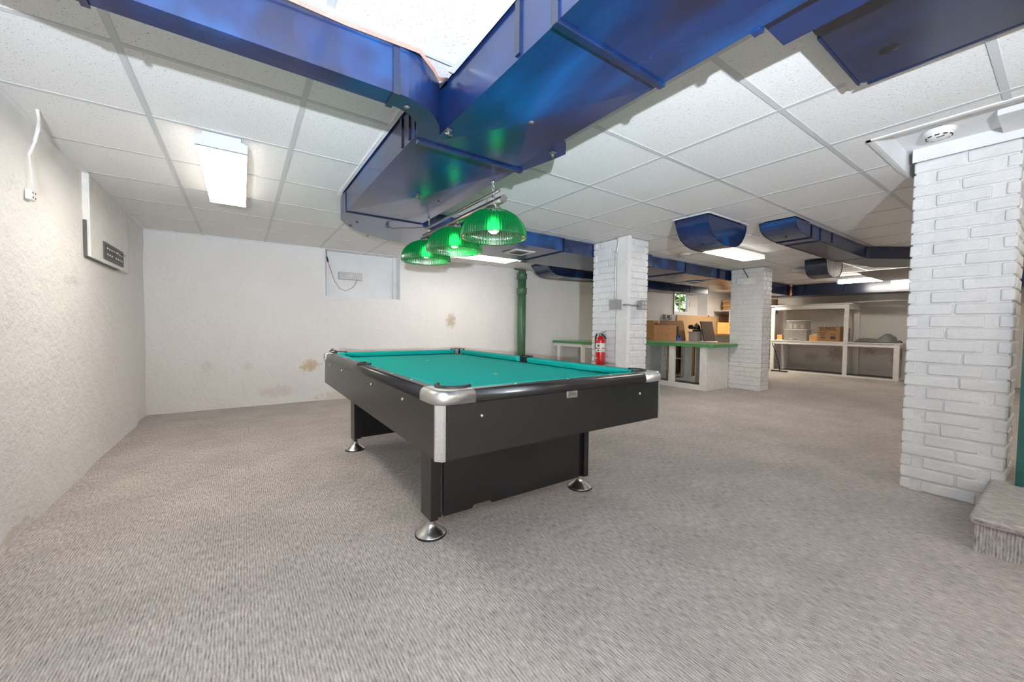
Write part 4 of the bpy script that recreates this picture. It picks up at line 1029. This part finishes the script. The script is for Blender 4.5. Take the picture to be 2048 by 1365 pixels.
b = MB(); b.box(10.90, 11.06, 3.36, 3.515, zm+.001, zm+.13, .002); b.build('box_body', M['wood_orange'], t)
b = MB(); b.prism([(3.355,zm+.13),(3.52,zm+.13),(3.44,zm+.165)], 10.895, 11.065, 'x'); b.build('box_lid', M['cream'], t)
b = MB(); b.box(11.08, 11.2, 3.36, 3.54, zm+.001, zm+.235); tag(b.build('document_box', M['cream']), 'pale upright box behind the small white and orange box', 'box')
b = MB(); b.box(10.87, 10.99, 4.06, 4.17, zm+.016, zm+.13, .004); tag(b.build('orange_carton', M['wood_orange']), 'small orange carton beside the left post of the rack', 'box')
b = MB(); b.box(10.86, 11.0, 4.04, 4.185, zm+.001, zm+.014); tag(b.build('paper_tray', M['cream']), 'thin pale tray under the small orange carton', 'tray')
b = MB(); b.box(11.28, 11.5, 2.93, 3.3, zm+.001, zm+.30); tag(b.build('dark_carton', M['beam_wood']), 'dark brown carton behind the lettered moving box', 'box')
# tarp
b = MB()
def tz(u, v):
    # u along y (0 at the post .. 1 right), v along x
    e = min(1, 4.2*min(v, 1-v)+.15)
    k = [(0,.0),(.04,.03),(.12,.075),(.25,.088),(.45,.078),(.56,.085),(.72,.185),(.76,.18),(.88,.115),(.90,.03),(1,.008)]
    h_ = 0
    for (a, p), (c, q) in zip(k, k[1:]):
        if a <= u <= c: h_ = p+(q-p)*(u-a)/(c-a)
    return max(.004, h_*e*(1+.10*noise.noise(Vector((u*7, v*7, 3)))))
us_ = frange(0, 1, 40); vs_g = frange(0, 1, 18)
b.grid(lambda u, v: (10.84+.62*v, 2.73-.70*u, zm+.001+tz(u, v)), us_, vs_g); b.faces([(10.84,2.73,zm+.001),(11.46,2.73,zm+.001),(11.46,2.03,zm+.001),(10.84,2.03,zm+.001)], [(0,1,2,3)])
tag(b.build('folded_tarp', M['tarp']), 'crumpled grey tarp lying on the right end of the white rack', 'tarp')
b = MB(); b.tube([(11.0,2.03,zm+.03),(11.0,2.00,zm+.055),(11.02,1.985,zm+.03),(11.05,1.98,zm+.012)], .010, 8); tag(b.build('hook_strap', M['black']), 'black strap end beside the grey tarp', 'strap')
# sheets and block on top
b = MB(); b.obox((11.1,2.85,ztop+.036), (.96,-.28,0), (.28,.96,0), (0,0,1), .25, .95, .006); tag(b.build('panel_sheet', M['speaker_white']), 'thin pale sheet lying on top of the white rack, jutting out to the right', 'sheet')
b = MB(); b.box(10.86, 11.4, 3.2, 4.05, ztop+.021, ztop+.029); tag(b.build('panel_sheet', M['cream']), 'flat white panel lying under the pale sheet on the rack', 'sheet')
b = MB(); b.box(10.9, 11.3, 4.34, 4.75, 1.42, 1.79); b.box(10.95, 11.25, 4.36, 4.7, 0, 1.42, m=0); tag(b.build('wood_cabinet', M['beam_wood']), 'brown wooden cabinet standing left of the white rack under the dark duct', 'cabinet')
# floor squeegee
t = thing('floor_broom', 'black long-handled broom standing by the left post of the rack', 'broom', (10.7,4.05,0))
b = MB(); b.tube([(10.70,4.02,.03),(10.71,4.05,.2),(10.72,4.14,.5),(10.735,4.205,.645),(10.74,4.22,.69)], .011, 8); b.build('broom_handle', M['black'], t)
b = MB(); b.box(10.66, 10.74, 3.86, 4.20, 0, .03, .004); b.build('broom_head', M['black'], t)

# speaker on the counter column
t = thing('wall_speaker', 'white speaker with a black cord on the column beside the green counter', 'speaker', (6.93,3.12,1.82))
b = MB(); b.box(6.895, 6.95, 2.965, 3.28, 1.765, 1.875, .006); b.build('speaker_body', M['white_plastic'], t)
b = MB(); b.box(6.893, 6.8955, 3.11, 3.145, 1.818, 1.823); b.build('badge', M['speaker_white'], t)
b = MB(); b.tube([(6.93,3.11,1.873),(6.92,3.12,1.90),(6.93,3.18,2.0),(6.94,3.20,2.036)], .006, 6); b.build('speaker_wire', M['black'], t)

# ------------------------------------------------------------------ carpeted step and green gate at the right
t = thing('stair_step', 'carpeted step with a rounded nosing at the foot of the near column', 'step', (3.2,-.5,0))
b = MB(); b.box(2.745, 4.2, -1.2, .245, .135, .178, .019); b.build('tread', M['carpet'], t)
b = MB(); b.box(2.782, 4.2, -1.2, .228, 0, .14); b.build('riser', M['carpet_riser'], t)
t = thing('stair_gate', 'dark teal painted gate post with a slanted top behind the carpeted step', 'gate', (3.49,.0,.18))
b = MB(); b.prism([(.152,.179),(.152,1.20),(.144,1.225),(.12,1.235),(-.7,1.235),(-.7,.179)], 3.475, 3.51, 'x'); b.build('gate_panel', M['teal_wood'], t)
b = MB(); b.box(3.467, 3.475, .125, .152, .179, 1.2); b.build('edge_batten', M['teal_wood'], t)

# ------------------------------------------------------------------ light, camera, world
def spot(name, loc, tgt, power, size, ang, col, blend=.6):
    l = bpy.data.lights.new(name, 'SPOT'); l.energy = power; l.shadow_soft_size = size; l.spot_size = radians(ang); l.spot_blend = blend; l.color = col
    o = bpy.data.objects.new(name, l); COL.objects.link(o); o.location = loc
    o.rotation_euler = (Vector(tgt)-Vector(loc)).to_track_quat('-Z', 'Y').to_euler(); return o
# the photographer's strobe standing behind the camera, tilted up at the ceiling
spot('camera_flash', (-.50,-1.20,1.02), (1.2,1.7,4.3), 840, .02, 130, (.82,.90,1.0), 1.0)

cam = bpy.data.cameras.new('camera'); cam.sensor_width = 36; cam.sensor_fit = 'HORIZONTAL'
cam.lens = 777.4/2048*36; cam.clip_start = .03
co = bpy.data.objects.new('camera', cam); COL.objects.link(co)
yaw, pit, rol = .6062, -.0366, .0106
f = Vector((sin(yaw)*cos(pit), cos(yaw)*cos(pit), sin(pit))); rr = Vector((cos(yaw), -sin(yaw), 0)); uu = rr.cross(f)
r2 = rr*cos(rol)+uu*sin(rol); u2 = -rr*sin(rol)+uu*cos(rol)
co.matrix_world = Matrix(((r2.x,u2.x,-f.x,0),(r2.y,u2.y,-f.y,0),(r2.z,u2.z,-f.z,1.02),(0,0,0,1)))
S.camera = co

wd = bpy.data.worlds.new('world'); S.world = wd; wd.use_nodes = True
N = wd.node_tree.nodes; Lk = wd.node_tree.links
sky = N.new('ShaderNodeTexSky'); sky.sky_type = 'NISHITA'; sky.sun_elevation = radians(48); sky.sun_rotation = radians(200); sky.sun_intensity = .4
bg = N['Background']; Lk.new(sky.outputs[0], bg.inputs['Color']); bg.inputs['Strength'].default_value = .22

S.view_settings.view_transform = 'Standard'; S.view_settings.look = 'None'; S.view_settings.gamma = 1; S.view_settings.use_curve_mapping = False
S.view_settings.exposure = 0.66
S.cycles.use_denoising = True
try: S.cycles.denoiser = 'OPENIMAGEDENOISE'
except Exception: pass
S.cycles.max_bounces = 10; S.cycles.diffuse_bounces = 6; S.cycles.glossy_bounces = 4; S.cycles.transparent_max_bounces = 12
S.cycles.sample_clamp_indirect = 6; S.cycles.caustics_reflective = False; S.cycles.caustics_refractive = False
